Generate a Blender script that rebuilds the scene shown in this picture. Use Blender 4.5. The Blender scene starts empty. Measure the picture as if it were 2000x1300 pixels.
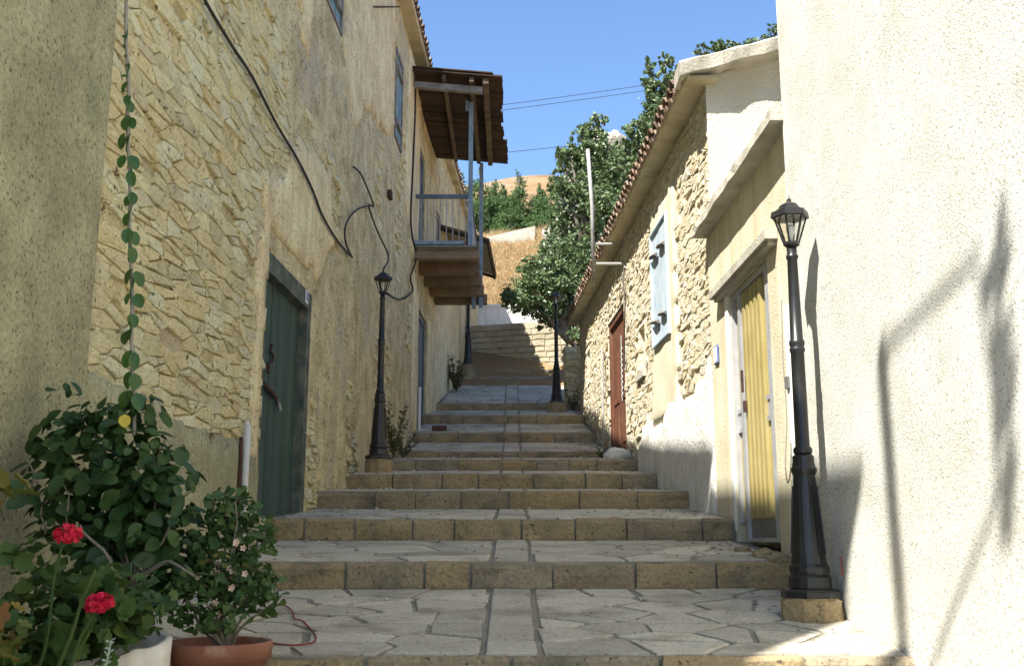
import bpy, math, random
import numpy as np
from mathutils import Vector, Matrix, Quaternion, Euler, noise as mnoise

# ------------------------------------------------------------------ camera, sky, sun, exposure
scene = bpy.context.scene
C = scene.collection
PITCH = math.atan(0.2)
cam_d = bpy.data.cameras.new('camera'); cam = bpy.data.objects.new('camera', cam_d); C.objects.link(cam)
cam_d.sensor_width = 36.0; cam_d.lens = 36.0; cam_d.clip_start = 0.05; cam_d.clip_end = 2000
cam.location = (0, 0, 0); cam.rotation_euler = (math.pi/2 + PITCH, 0, 0)
scene.camera = cam

LIGHT = Vector((1.0, 1.2, -2.12)).normalized()          # the way sunlight travels
SUN_ELEV = math.asin(-LIGHT.z)
SUN_AZ = math.atan2(-LIGHT.x, -LIGHT.y)
world = bpy.data.worlds.new('World'); scene.world = world; world.use_nodes = True
wn = world.node_tree.nodes; wl = world.node_tree.links
sky = wn.new('ShaderNodeTexSky'); sky.sky_type = 'NISHITA'; sky.sun_disc = False
sky.sun_elevation = SUN_ELEV; sky.sun_rotation = SUN_AZ % (2*math.pi)
sky.air_density = 1.0; sky.dust_density = 0.0; sky.ozone_density = 6.0
bgn = wn['Background']; bgn.inputs['Strength'].default_value = 0.098
wl.new(sky.outputs[0], bgn.inputs['Color'])
sd = bpy.data.lights.new('sun', 'SUN'); sd.energy = 4.6; sd.angle = math.radians(0.53); sd.color = (1.0, 0.965, 0.90)
so = bpy.data.objects.new('sun', sd); C.objects.link(so)
so.rotation_euler = LIGHT.to_track_quat('-Z', 'Y').to_euler(); so.location = (-10, -12, 22)
vs = scene.view_settings
vs.view_transform = 'Standard'; vs.look = 'None'; vs.gamma = 1; vs.use_curve_mapping = False
vs.exposure = 1.5

# ------------------------------------------------------------------ helpers
R = random.Random(7)
PI = math.pi
CP, SP = math.cos(PITCH), math.sin(PITCH)
def tz(v):                                   # height per metre of distance seen at photo row v
    yc = (650 - v)/2000.0
    return (SP + yc*CP)/(CP - yc*SP)
def tx(u, v):
    yc = (650 - v)/2000.0
    return (u - 1000)/2000.0/(CP - yc*SP)
def at(u, v, y): return Vector((tx(u, v)*y, y, tz(v)*y))
def proj(p):
    d = p[1]*CP + p[2]*SP
    return (1000 + 2000*p[0]/d, 650 - 2000*(p[2]*CP - p[1]*SP)/d)
def nz(x, y, z=0.0): return mnoise.noise(Vector((x, y, z)))

def mesh(name, verts, faces, mat, smooth=False, mats=None, fmat=None):
    me = bpy.data.meshes.new(name)
    me.from_pydata([tuple(v) for v in verts], [], faces)
    for m in (mats or [mat]): me.materials.append(m)
    if fmat: me.polygons.foreach_set('material_index', fmat)
    if smooth: me.polygons.foreach_set('use_smooth', [True]*len(me.polygons))
    me.update()
    return me
def link(name, me, parent=None, mat4=None):
    o = bpy.data.objects.new(name, me); C.objects.link(o)
    if parent is not None: o.parent = parent
    if mat4 is not None: o.matrix_basis = mat4
    return o
def tag(o, label, cat, group=None):
    o['label'] = label; o['category'] = cat
    if group: o['group'] = group
    return o
def thing(name, label, cat, loc=(0, 0, 0), group=None):
    o = bpy.data.objects.new(name, None); C.objects.link(o); o.location = loc
    o.empty_display_size = 0.2
    return tag(o, label, cat, group)
def wloc(o):
    v = Vector((0, 0, 0))
    while o is not None: v += Vector(o.location); o = o.parent
    return v
class MB:
    """collects shapes in world (or local) coordinates into one mesh"""
    def __init__(s): s.v = []; s.f = []
    def add(s, vs, fs):
        n = len(s.v); s.v += [Vector(v) for v in vs]; s.f += [tuple(i+n for i in f) for f in fs]; return s
    def box(s, a, b):
        x0, y0, z0 = a; x1, y1, z1 = b
        return s.add([(x0,y0,z0),(x1,y0,z0),(x1,y1,z0),(x0,y1,z0),(x0,y0,z1),(x1,y0,z1),(x1,y1,z1),(x0,y1,z1)],
                     [(0,3,2,1),(4,5,6,7),(0,1,5,4),(1,2,6,5),(2,3,7,6),(3,0,4,7)])
    def hexa(s, p):                           # 8 points: bottom ring, top ring
        return s.add(p, [(0,3,2,1),(4,5,6,7),(0,1,5,4),(1,2,6,5),(2,3,7,6),(3,0,4,7)])
    def tube(s, pts, rad, n=6, cap=True):
        pts = [Vector(p) for p in pts]; m = len(pts)
        rr = rad if isinstance(rad, (list, tuple)) else [rad]*m
        ring0 = len(s.v); up = None
        for i, p in enumerate(pts):
            t = (pts[min(i+1, m-1)] - pts[max(i-1, 0)])
            if t.length < 1e-9: t = Vector((0, 0, 1))
            t.normalize()
            if up is None:
                up = Vector((1, 0, 0)) if abs(t.x) < 0.8 else Vector((0, 1, 0))
            a = (up - t*up.dot(t)).normalized(); b = t.cross(a); up = a
            for k in range(n):
                w = 2*PI*k/n
                s.v.append(p + (a*math.cos(w) + b*math.sin(w))*rr[i])
        for i in range(m-1):
            for k in range(n):
                q = ring0 + i*n; k2 = (k+1) % n
                s.f.append((q+k, q+k2, q+n+k2, q+n+k))
        if cap:
            s.f.append(tuple(ring0 + k for k in reversed(range(n))))
            s.f.append(tuple(ring0 + (m-1)*n + k for k in range(n)))
        return s
    def lathe(s, prof, n=12, c=(0, 0, 0), rot=0.0):
        r0 = len(s.v)
        for (r, z) in prof:
            for k in range(n):
                w = 2*PI*k/n + rot
                s.v.append(Vector((c[0] + r*math.cos(w), c[1] + r*math.sin(w), c[2] + z)))
        for i in range(len(prof)-1):
            for k in range(n):
                k2 = (k+1) % n; q = r0 + i*n
                s.f.append((q+k, q+k2, q+n+k2, q+n+k))
        s.f.append(tuple(r0 + k for k in reversed(range(n))))
        s.f.append(tuple(r0 + (len(prof)-1)*n + k for k in range(n)))
        return s
    def bar(s, a, b, w, h, up=(0, 0, 1)):
        a = Vector(a); b = Vector(b); t = (b-a).normalized(); up = Vector(up)
        x = t.cross(up)
        if x.length < 1e-6: x = t.cross(Vector((1, 0, 0)))
        x.normalize(); y = x.cross(t); x *= w/2; y *= h/2
        return s.hexa([a-x-y, a+x-y, b+x-y, b-x-y, a-x+y, a+x+y, b+x+y, b-x+y])
    def build(s, name, mat, parent=None, smooth=False, world_coords=True):
        vs = s.v
        if parent is not None and world_coords:
            L = wloc(parent); vs = [v - L for v in vs]
        return link(name, mesh(name, vs, s.f, mat, smooth), parent)

# ------------------------------------------------------------------ materials (all procedural)
def newmat(name):
    m = bpy.data.materials.new(name); m.use_nodes = True
    nt = m.node_tree; nt.nodes.clear()
    out = nt.nodes.new('ShaderNodeOutputMaterial'); b = nt.nodes.new('ShaderNodeBsdfPrincipled')
    nt.links.new(b.outputs[0], out.inputs[0])
    return m, nt, b
def nd(nt, t, **kw):
    n = nt.nodes.new(t)
    for k, v in kw.items(): setattr(n, k, v)
    return n
def noise_node(nt, vec, scale, detail=4, rough=0.55, sc3=None):
    if sc3:
        mp = nd(nt, 'ShaderNodeMapping'); mp.inputs['Scale'].default_value = sc3
        nt.links.new(vec, mp.inputs['Vector']); vec = mp.outputs[0]
    n = nd(nt, 'ShaderNodeTexNoise'); n.inputs['Scale'].default_value = scale
    n.inputs['Detail'].default_value = detail; n.inputs['Roughness'].default_value = rough
    nt.links.new(vec, n.inputs['Vector']); return n
def ramp(nt, fac, stops):
    r = nd(nt, 'ShaderNodeValToRGB'); e = r.color_ramp.elements
    e[0].position = stops[0][0]; e[0].color = (*stops[0][1], 1)
    e[1].position = stops[-1][0]; e[1].color = (*stops[-1][1], 1)
    for p, c in stops[1:-1]:
        k = e.new(p); k.color = (*c, 1)
    nt.links.new(fac, r.inputs[0]); return r
def mix(nt, fac, a, b, mode='MIX'):
    m = nd(nt, 'ShaderNodeMix', data_type='RGBA', blend_type=mode)
    for key, val in ((0, fac), (6, a), (7, b)):
        if hasattr(val, 'is_linked') or hasattr(val, 'links'): nt.links.new(val, m.inputs[key])
        elif isinstance(val, (int, float)): m.inputs[key].default_value = val
        else: m.inputs[key].default_value = (*val, 1)
    return m.outputs[2]
def rnd_out(nt):                              # a random number per object and per loose piece
    oi = nd(nt, 'ShaderNodeObjectInfo'); ge = nd(nt, 'ShaderNodeNewGeometry')
    a = nd(nt, 'ShaderNodeMath', operation='ADD'); nt.links.new(oi.outputs['Random'], a.inputs[0]); nt.links.new(ge.outputs['Random Per Island'], a.inputs[1])
    f = nd(nt, 'ShaderNodeMath', operation='FRACT'); nt.links.new(a.outputs[0], f.inputs[0]); return f.outputs[0]
def surf(name, stops, scale=2.0, rough=0.9, bump=0.3, bscale=30, bdist=0.01, detail=5, streak=None, speck=None,
         rand=None, blot=None, metal=0.0, spec=0.3, fine=None, bsc3=None, crack=None):
    """stops: colour ramp over a noise; streak: (colour, amount, sc3) drip marks; speck: (colour, scale, cutoff);
       rand: list of colours picked per piece; blot: (colour, scale, lo, hi) worn patches"""
    m, nt, b = newmat(name)
    geo = nd(nt, 'ShaderNodeNewGeometry'); pos = geo.outputs['Position']
    n = noise_node(nt, pos, scale, detail)
    col = ramp(nt, n.outputs[0], stops).outputs[0]
    if rand:
        rr = ramp(nt, rnd_out(nt), [(i/(len(rand)-1), c) for i, c in enumerate(rand)])
        col = mix(nt, 0.6, col, rr.outputs[0])
    if blot:
        c, s_, lo, hi = blot
        bn = noise_node(nt, pos, s_, 6, 0.6)
        f = ramp(nt, bn.outputs[0], [(lo, (0, 0, 0)), (hi, (1, 1, 1))])
        col = mix(nt, f.outputs[0], col, c)
    if streak:
        c, amt, s3 = streak
        sn = noise_node(nt, pos, 1.0, 5, 0.6, s3)
        f = ramp(nt, sn.outputs[0], [(0.48, (0, 0, 0)), (0.75, (amt, amt, amt))])
        col = mix(nt, f.outputs[0], col, c)
    if fine:
        fn = noise_node(nt, pos, fine[0], 3, 0.7)
        f = ramp(nt, fn.outputs[0], [(0.3, (fine[1],)*3), (0.7, (fine[2],)*3)])
        col = mix(nt, 1.0, col, f.outputs[0], 'MULTIPLY')
    if crack:
        c, s3, wid, amt = crack
        wn_ = noise_node(nt, pos, 5, 3, 0.6)
        wv = nd(nt, 'ShaderNodeVectorMath', operation='SCALE'); nt.links.new(wn_.outputs['Color'], wv.inputs[0]); wv.inputs['Scale'].default_value = 0.16
        wa = nd(nt, 'ShaderNodeVectorMath', operation='ADD'); nt.links.new(pos, wa.inputs[0]); nt.links.new(wv.outputs[0], wa.inputs[1])
        mp = nd(nt, 'ShaderNodeMapping'); mp.inputs['Scale'].default_value = s3; nt.links.new(wa.outputs[0], mp.inputs['Vector'])
        vo = nd(nt, 'ShaderNodeTexVoronoi', feature='DISTANCE_TO_EDGE'); vo.inputs['Scale'].default_value = 1.0; nt.links.new(mp.outputs[0], vo.inputs['Vector'])
        f1 = ramp(nt, vo.outputs['Distance'], [(0.0, (1, 1, 1)), (wid, (0, 0, 0))])
        mk = noise_node(nt, pos, 4.5, 3, 0.6); f2 = ramp(nt, mk.outputs[0], [(0.46, (0, 0, 0)), (0.60, (amt, amt, amt))])
        ml = nd(nt, 'ShaderNodeMath', operation='MULTIPLY'); nt.links.new(f1.outputs[0], ml.inputs[0]); nt.links.new(f2.outputs[0], ml.inputs[1])
        col = mix(nt, ml.outputs[0], col, c)
    if speck:
        c, s_, cut = speck
        pn = noise_node(nt, pos, s_, 2, 0.5)
        f = ramp(nt, pn.outputs[0], [(cut, (0, 0, 0)), (cut+0.07, (1, 1, 1))])
        col = mix(nt, f.outputs[0], col, c)
    nt.links.new(col, b.inputs['Base Color'])
    b.inputs['Roughness'].default_value = rough; b.inputs['Metallic'].default_value = metal
    b.inputs['Specular IOR Level'].default_value = spec
    if bump:
        bn2 = noise_node(nt, pos, bscale, 5, 0.6, bsc3)
        bp = nd(nt, 'ShaderNodeBump'); bp.inputs['Strength'].default_value = bump; bp.inputs['Distance'].default_value = bdist
        nt.links.new(bn2.outputs[0], bp.inputs['Height']); nt.links.new(bp.outputs[0], b.inputs['Normal'])
    return m
def leafmat(name, cols, trans=0.25, rough=0.5, spec=0.35):
    m, nt, b = newmat(name)
    rr = ramp(nt, rnd_out(nt), [(i/(len(cols)-1), c) for i, c in enumerate(cols)])
    nt.links.new(rr.outputs[0], b.inputs['Base Color'])
    b.inputs['Roughness'].default_value = rough; b.inputs['Specular IOR Level'].default_value = spec
    tr = nd(nt, 'ShaderNodeBsdfTranslucent'); hs = nd(nt, 'ShaderNodeHueSaturation'); hs.inputs['Value'].default_value = 1.3; hs.inputs['Hue'].default_value = 0.48
    nt.links.new(rr.outputs[0], hs.inputs['Color']); nt.links.new(hs.outputs[0], tr.inputs[0])
    mx = nd(nt, 'ShaderNodeMixShader'); mx.inputs[0].default_value = trans
    out = [n for n in nt.nodes if n.type == 'OUTPUT_MATERIAL'][0]
    nt.links.new(b.outputs[0], mx.inputs[1]); nt.links.new(tr.outputs[0], mx.inputs[2]); nt.links.new(mx.outputs[0], out.inputs[0])
    return m

M = {}
M['mortar'] = surf('mortar', [(0.3, (0.461, 0.38, 0.201)), (0.5, (0.676, 0.575, 0.326)), (0.72, (0.845, 0.746, 0.471))], 3.2, bump=1.0, bscale=20, bdist=0.045, detail=8,
                   streak=((0.384, 0.328, 0.222), 0.45, (4, 4, 0.6)), speck=((0.154, 0.127, 0.0693), 22, 0.625), blot=((0.583, 0.501, 0.361), 0.9, 0.52, 0.66), fine=(48, 0.7, 1.14), crack=((0.122, 0.103, 0.0605), (8, 8, 19), 0.07, 0.9))
M['stone'] = surf('stone', [(0.3, (0.497, 0.421, 0.22)), (0.5, (0.733, 0.646, 0.362)), (0.72, (0.88, 0.843, 0.549))], 7, bump=1.0, bscale=13, bdist=0.04, bsc3=(1, 1, 4.0), detail=9,
                  rand=[(0.592, 0.519, 0.297), (0.875, 0.785, 0.483), (0.733, 0.588, 0.297), (0.88, 0.88, 0.636), (0.651, 0.612, 0.45), (0.828, 0.692, 0.362), (0.52, 0.461, 0.307), (0.88, 0.83, 0.526)],
                  speck=((0.201, 0.162, 0.0878), 18, 0.64), fine=(48, 0.8, 1.14), crack=((0.245, 0.196, 0.112), (5, 5, 13), 0.04, 0.7))
M['stone_right'] = surf('stone_right', [(0.3, (0.537, 0.454, 0.277)), (0.5, (0.708, 0.617, 0.422)), (0.72, (0.805, 0.743, 0.568))], 5, bump=1.0, bscale=16, bdist=0.035, bsc3=(1, 1, 3.4), detail=8,
                  rand=[(0.61, 0.517, 0.33), (0.756, 0.68, 0.488), (0.683, 0.554, 0.33), (0.805, 0.756, 0.594), (0.659, 0.605, 0.475)],
                  speck=((0.22, 0.164, 0.106), 22, 0.65), fine=(52, 0.74, 1.1), crack=((0.26, 0.2, 0.12), (6, 6, 15), 0.05, 0.7))
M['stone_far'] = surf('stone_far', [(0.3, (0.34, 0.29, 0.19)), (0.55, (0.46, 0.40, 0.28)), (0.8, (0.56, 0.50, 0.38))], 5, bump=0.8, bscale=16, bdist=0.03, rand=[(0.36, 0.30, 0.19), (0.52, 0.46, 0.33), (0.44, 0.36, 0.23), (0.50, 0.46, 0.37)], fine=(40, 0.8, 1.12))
M['mortar_right'] = surf('mortar_right', [(0.3, (0.575, 0.499, 0.348)), (0.6, (0.725, 0.653, 0.496)), (0.8, (0.825, 0.768, 0.63))], 3, bump=0.9, bscale=22, bdist=0.03, speck=((0.25, 0.192, 0.121), 30, 0.67), crack=((0.2, 0.16, 0.09), (8, 8, 19), 0.07, 0.8))
M['render_tan'] = surf('render_tan', [(0.3, (0.272, 0.27, 0.165)), (0.5, (0.371, 0.358, 0.216)), (0.72, (0.458, 0.434, 0.281))], 3.4, bump=0.7, bscale=38, bdist=0.016, detail=9,
                       streak=((0.249, 0.244, 0.157), 0.35, (3, 3, 0.9)), speck=((0.148, 0.126, 0.072), 50, 0.60), blot=((0.28, 0.253, 0.157), 2.6, 0.48, 0.72), fine=(40, 0.70, 1.16))
M['plaster_old'] = surf('plaster_old', [(0.3, (0.594, 0.483, 0.278)), (0.5, (0.804, 0.671, 0.402)), (0.72, (0.88, 0.834, 0.526))], 2.6, bump=0.8, bscale=26, bdist=0.025, detail=9,
                       streak=((0.506, 0.425, 0.278), 0.75, (7, 7, 0.7)), speck=((0.244, 0.188, 0.097), 26, 0.625), blot=((0.699, 0.556, 0.333), 1.1, 0.5, 0.66), fine=(60, 0.78, 1.12), crack=((0.166, 0.135, 0.0864), (5, 5, 7), 0.03, 0.8))
M['render_cream'] = surf('render_cream', [(0.3, (0.588, 0.57, 0.487)), (0.5, (0.693, 0.676, 0.594)), (0.72, (0.766, 0.751, 0.683))], 2.2, bump=0.75, bscale=95, bdist=0.011, detail=10,
                         speck=((0.42, 0.399, 0.319), 56, 0.585), blot=((0.546, 0.522, 0.414), 1.1, 0.55, 0.76), streak=((0.567, 0.538, 0.437), 0.5, (2.2, 2.2, 0.6)), fine=(85, 0.78, 1.12))
M['roughcast'] = surf('roughcast', [(0.3, (0.638, 0.599, 0.472)), (0.55, (0.748, 0.712, 0.59)), (0.8, (0.825, 0.802, 0.708))], 1.5, bump=1.0, bscale=40, bdist=0.03,
                      blot=((0.66, 0.565, 0.366), 1.3, 0.55, 0.72))
M['annex_render'] = surf('annex_render', [(0.3, (0.562, 0.495, 0.336)), (0.55, (0.68, 0.616, 0.448)), (0.8, (0.756, 0.704, 0.549))], 1.6, bump=0.7, bscale=55, bdist=0.014,
                         streak=((0.475, 0.396, 0.246), 0.7, (5, 5, 0.4)))
M['whitewash'] = surf('whitewash', [(0.3, (0.66, 0.62, 0.52)), (0.5, (0.80, 0.77, 0.70)), (0.8, (0.84, 0.82, 0.77))], 3, bump=0.9, bscale=16, bdist=0.03,
                      streak=((0.52, 0.45, 0.33), 0.55, (8, 8, 1.2)), speck=((0.35, 0.28, 0.18), 30, 0.68))
M['concrete'] = surf('concrete', [(0.3, (0.386, 0.354, 0.276)), (0.6, (0.497, 0.46, 0.377)), (0.8, (0.57, 0.534, 0.451))], 3, bump=0.7, bscale=40, bdist=0.015, streak=((0.184, 0.166, 0.12), 0.6, (6, 6, 1)))
M['soffit'] = surf('soffit', [(0.3, (0.42, 0.36, 0.22)), (0.6, (0.55, 0.49, 0.33)), (0.8, (0.62, 0.56, 0.41))], 3, bump=0.4, bscale=30, bdist=0.01, blot=((0.24, 0.20, 0.12), 1.6, 0.52, 0.72))
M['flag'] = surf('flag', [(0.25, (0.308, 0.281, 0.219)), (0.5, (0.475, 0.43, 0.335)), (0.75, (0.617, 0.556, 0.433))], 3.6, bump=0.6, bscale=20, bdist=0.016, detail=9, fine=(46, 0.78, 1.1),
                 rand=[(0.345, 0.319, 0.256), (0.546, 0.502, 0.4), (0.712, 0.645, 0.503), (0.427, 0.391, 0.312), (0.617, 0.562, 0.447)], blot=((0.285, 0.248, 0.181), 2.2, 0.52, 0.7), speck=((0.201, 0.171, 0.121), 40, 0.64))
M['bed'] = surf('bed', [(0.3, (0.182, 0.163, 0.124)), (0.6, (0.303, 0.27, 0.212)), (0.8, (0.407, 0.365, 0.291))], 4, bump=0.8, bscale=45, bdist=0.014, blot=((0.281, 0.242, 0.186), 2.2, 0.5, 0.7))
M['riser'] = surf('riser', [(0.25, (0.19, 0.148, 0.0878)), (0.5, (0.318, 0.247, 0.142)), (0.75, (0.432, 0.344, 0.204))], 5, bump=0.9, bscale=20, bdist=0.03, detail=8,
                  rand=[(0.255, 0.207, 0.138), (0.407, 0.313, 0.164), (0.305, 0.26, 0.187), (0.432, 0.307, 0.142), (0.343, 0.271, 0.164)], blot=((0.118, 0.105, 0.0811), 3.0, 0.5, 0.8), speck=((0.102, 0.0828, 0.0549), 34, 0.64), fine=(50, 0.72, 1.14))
M['tile'] = surf('tile', [(0.3, (0.10, 0.07, 0.05)), (0.55, (0.21, 0.145, 0.10)), (0.8, (0.33, 0.25, 0.18))], 6, bump=0.4, bscale=40, bdist=0.008, rand=[(0.14, 0.105, 0.08), (0.28, 0.17, 0.11), (0.34, 0.27, 0.2), (0.2, 0.135, 0.09)])
M['wood_dark'] = surf('wood_dark', [(0.3, (0.021, 0.0139, 0.0093)), (0.55, (0.0465, 0.0303, 0.0186)), (0.8, (0.0887, 0.0582, 0.0348))], 4, bump=0.5, bscale=20, bdist=0.01, rand=[(0.0232, 0.0163, 0.0117), (0.0694, 0.0419, 0.0256), (0.0419, 0.0279, 0.0186), (0.093, 0.0558, 0.0325)], bsc3=(0.4, 4, 4))
M['wood_dark2'] = surf('wood_dark2', [(0.3, (0.07, 0.052, 0.035)), (0.55, (0.13, 0.098, 0.066)), (0.8, (0.20, 0.155, 0.11))], 4, bump=0.5, bscale=20, bdist=0.01, bsc3=(4, 0.4, 4))
M['wood_joist'] = surf('wood_joist', [(0.3, (0.12, 0.085, 0.05)), (0.55, (0.22, 0.16, 0.095)), (0.8, (0.32, 0.24, 0.15))], 4, bump=0.5, bscale=20, bdist=0.01, rand=[(0.14, 0.1, 0.06), (0.27, 0.2, 0.12), (0.2, 0.13, 0.08)], bsc3=(0.4, 4, 4))
M['wood_grey'] = surf('wood_grey', [(0.3, (0.14, 0.13, 0.115)), (0.6, (0.26, 0.245, 0.22)), (0.8, (0.36, 0.345, 0.31))], 5, bump=0.5, bscale=20, bdist=0.008, bsc3=(4, 4, 0.5))
M['green'] = surf('green', [(0.3, (0.024, 0.044, 0.038)), (0.55, (0.0384, 0.0748, 0.0646)), (0.8, (0.068, 0.11, 0.095))], 6, rough=0.75, bump=0.5, bscale=24, bdist=0.006, bsc3=(5, 5, 0.35),
                  streak=((0.112, 0.132, 0.095), 0.55, (14, 14, 0.6)), rand=[(0.0256, 0.051, 0.0437), (0.04, 0.0792, 0.0684), (0.0336, 0.0651, 0.0589)], speck=((0.16, 0.158, 0.114), 26, 0.70))
M['green_frame'] = surf('green_frame', [(0.35, (0.05, 0.066, 0.055)), (0.55, (0.10, 0.115, 0.09)), (0.75, (0.21, 0.195, 0.15))], 7, rough=0.8, bump=0.5, bscale=24, bdist=0.008)
M['blue'] = surf('blue', [(0.3, (0.10, 0.19, 0.24)), (0.55, (0.16, 0.28, 0.34)), (0.8, (0.26, 0.36, 0.40))], 6, rough=0.75, bump=0.4, bscale=24, bdist=0.006, bsc3=(5, 5, 0.4), streak=((0.3, 0.27, 0.2), 0.5, (12, 12, 0.7)))
M['paleblue'] = surf('paleblue', [(0.3, (0.33, 0.41, 0.47)), (0.55, (0.43, 0.52, 0.58)), (0.8, (0.54, 0.60, 0.63))], 6, rough=0.75, bump=0.4, bscale=24, bdist=0.006, bsc3=(5, 5, 0.4), streak=((0.52, 0.5, 0.44), 0.5, (14, 14, 0.7)))
M['bluepost'] = surf('bluepost', [(0.3, (0.14, 0.20, 0.26)), (0.6, (0.25, 0.32, 0.38)), (0.8, (0.38, 0.42, 0.44))], 6, rough=0.6, bump=0.2, bscale=24, bdist=0.005)
M['greyblue'] = surf('greyblue', [(0.3, (0.07, 0.095, 0.12)), (0.6, (0.12, 0.155, 0.19)), (0.8, (0.18, 0.21, 0.24))], 6, rough=0.6, bump=0.2, bscale=24, bdist=0.005)
M['redwood'] = surf('redwood', [(0.3, (0.092, 0.0317, 0.0173)), (0.55, (0.15, 0.0547, 0.0288)), (0.8, (0.196, 0.0864, 0.049))], 6, rough=0.6, bump=0.3, bscale=22, bdist=0.005, bsc3=(5, 5, 0.4), streak=((0.259, 0.19, 0.126), 0.4, (16, 16, 0.8)))
M['yellow'] = surf('yellow', [(0.3, (0.332, 0.265, 0.0948)), (0.55, (0.396, 0.325, 0.127)), (0.8, (0.427, 0.364, 0.167))], 4, rough=0.45, bump=0.12, bscale=30, bdist=0.004, spec=0.5, streak=((0.269, 0.213, 0.0948), 0.35, (12, 12, 0.8)))
M['alu'] = surf('alu', [(0.3, (0.40, 0.40, 0.40)), (0.6, (0.50, 0.50, 0.50)), (0.8, (0.58, 0.58, 0.58))], 5, rough=0.45, bump=0.1, metal=0.35, spec=0.5)
M['alu_dark'] = surf('alu_dark', [(0.3, (0.16, 0.16, 0.15)), (0.8, (0.26, 0.255, 0.24))], 5, rough=0.5, bump=0.1, metal=0.3)
M['meshpanel'] = surf('meshpanel', [(0.3, (0.30, 0.27, 0.17)), (0.8, (0.42, 0.37, 0.24))], 5, rough=0.6, bump=0.6, bscale=1, bdist=0.004, bsc3=(90, 90, 90))
M['whitepaint'] = surf('whitepaint', [(0.3, (0.66, 0.65, 0.61)), (0.6, (0.77, 0.76, 0.73)), (0.8, (0.81, 0.80, 0.78))], 4, rough=0.6, bump=0.25, bscale=30, bdist=0.006)
M['pvc'] = surf('pvc', [(0.3, (0.55, 0.54, 0.50)), (0.7, (0.68, 0.67, 0.64))], 5, rough=0.5, bump=0.05)
M['galv'] = surf('galv', [(0.3, (0.281, 0.265, 0.234)), (0.6, (0.39, 0.374, 0.343)), (0.8, (0.452, 0.437, 0.398))], 12, rough=0.6, bump=0.1)
M['rust'] = surf('rust', [(0.3, (0.035, 0.02, 0.015)), (0.6, (0.075, 0.036, 0.024)), (0.8, (0.12, 0.06, 0.035))], 14, rough=0.85, bump=0.4, bscale=60, bdist=0.003)
M['steel'] = surf('steel', [(0.3, (0.55, 0.56, 0.58)), (0.8, (0.75, 0.76, 0.78))], 10, rough=0.3, bump=0, metal=0.8)
M['black'] = surf('black', [(0.3, (0.008, 0.008, 0.009)), (0.6, (0.014, 0.014, 0.015)), (0.85, (0.035, 0.033, 0.03))], 7, rough=0.38, bump=0.15, bscale=80, bdist=0.002, spec=0.5, fine=(40, 0.8, 1.2))
M['cable'] = surf('cable', [(0.3, (0.02, 0.018, 0.017)), (0.8, (0.04, 0.037, 0.033))], 10, rough=0.6, bump=0)
M['string'] = surf('string', [(0.3, (0.22, 0.20, 0.17)), (0.8, (0.34, 0.31, 0.27))], 20, rough=0.9, bump=0)
M['redcord'] = surf('redcord', [(0.3, (0.22, 0.03, 0.025)), (0.8, (0.3, 0.06, 0.05))], 20, rough=0.7, bump=0)
M['terracotta'] = surf('terracotta', [(0.3, (0.17, 0.07, 0.042)), (0.6, (0.235, 0.10, 0.06)), (0.8, (0.29, 0.145, 0.09))], 6, rough=0.8, bump=0.25, bscale=30, bdist=0.004, blot=((0.42, 0.30, 0.22), 3, 0.58, 0.75))
M['planter'] = surf('planter', [(0.3, (0.50, 0.48, 0.42)), (0.6, (0.66, 0.64, 0.58)), (0.8, (0.72, 0.70, 0.65))], 5, rough=0.85, bump=0.4, bscale=24, bdist=0.008, streak=((0.34, 0.29, 0.2), 0.7, (9, 9, 1)))
M['soil'] = surf('soil', [(0.3, (0.035, 0.026, 0.018)), (0.8, (0.09, 0.07, 0.05))], 20, bump=1, bscale=50, bdist=0.02)
M['bark'] = surf('bark', [(0.3, (0.09, 0.075, 0.055)), (0.6, (0.17, 0.145, 0.11)), (0.8, (0.25, 0.22, 0.17))], 12, bump=0.8, bscale=30, bdist=0.012, bsc3=(1, 1, 0.3))
M['twig'] = surf('twig', [(0.3, (0.13, 0.11, 0.08)), (0.8, (0.26, 0.23, 0.18))], 14, bump=0.2)
M['earth'] = surf('earth', [(0.3, (0.158, 0.0957, 0.0434)), (0.5, (0.245, 0.152, 0.0682)), (0.75, (0.302, 0.205, 0.105))], 0.35, bump=0.8, bscale=4, bdist=0.15, blot=((0.302, 0.218, 0.149), 0.16, 0.5, 0.65))
M['rock'] = surf('rock', [(0.3, (0.275, 0.231, 0.175)), (0.5, (0.463, 0.413, 0.338)), (0.75, (0.625, 0.575, 0.488))], 0.9, bump=1, bscale=3, bdist=0.25, detail=8, bsc3=(1, 1, 2.2), blot=((0.312, 0.25, 0.175), 1.1, 0.58, 0.7))
M['pebble'] = surf('pebble', [(0.3, (0.50, 0.46, 0.38)), (0.8, (0.68, 0.65, 0.58))], 8, bump=0.5)
M['rubber'] = surf('rubber', [(0.3, (0.03, 0.03, 0.03)), (0.8, (0.06, 0.055, 0.05))], 10, rough=0.7, bump=0.2)
M['corr'] = surf('corr', [(0.3, (0.30, 0.27, 0.21)), (0.6, (0.42, 0.39, 0.32)), (0.8, (0.36, 0.25, 0.16))], 3, rough=0.6, bump=0.2, metal=0.2)
M['brickred'] = surf('brickred', [(0.3, (0.07, 0.04, 0.03)), (0.8, (0.13, 0.075, 0.055))], 12, bump=0.5)
M['sign_blue'] = surf('sign_blue', [(0.3, (0.10, 0.14, 0.32)), (0.8, (0.14, 0.19, 0.40))], 9, rough=0.4, bump=0)
M['sign_white'] = surf('sign_white', [(0.3, (0.60, 0.62, 0.68)), (0.8, (0.70, 0.72, 0.76))], 9, rough=0.4, bump=0)
M['petal'] = leafmat('petal', [(0.42, 0.006, 0.028), (0.60, 0.012, 0.05), (0.50, 0.008, 0.03)], 0.2)
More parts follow.
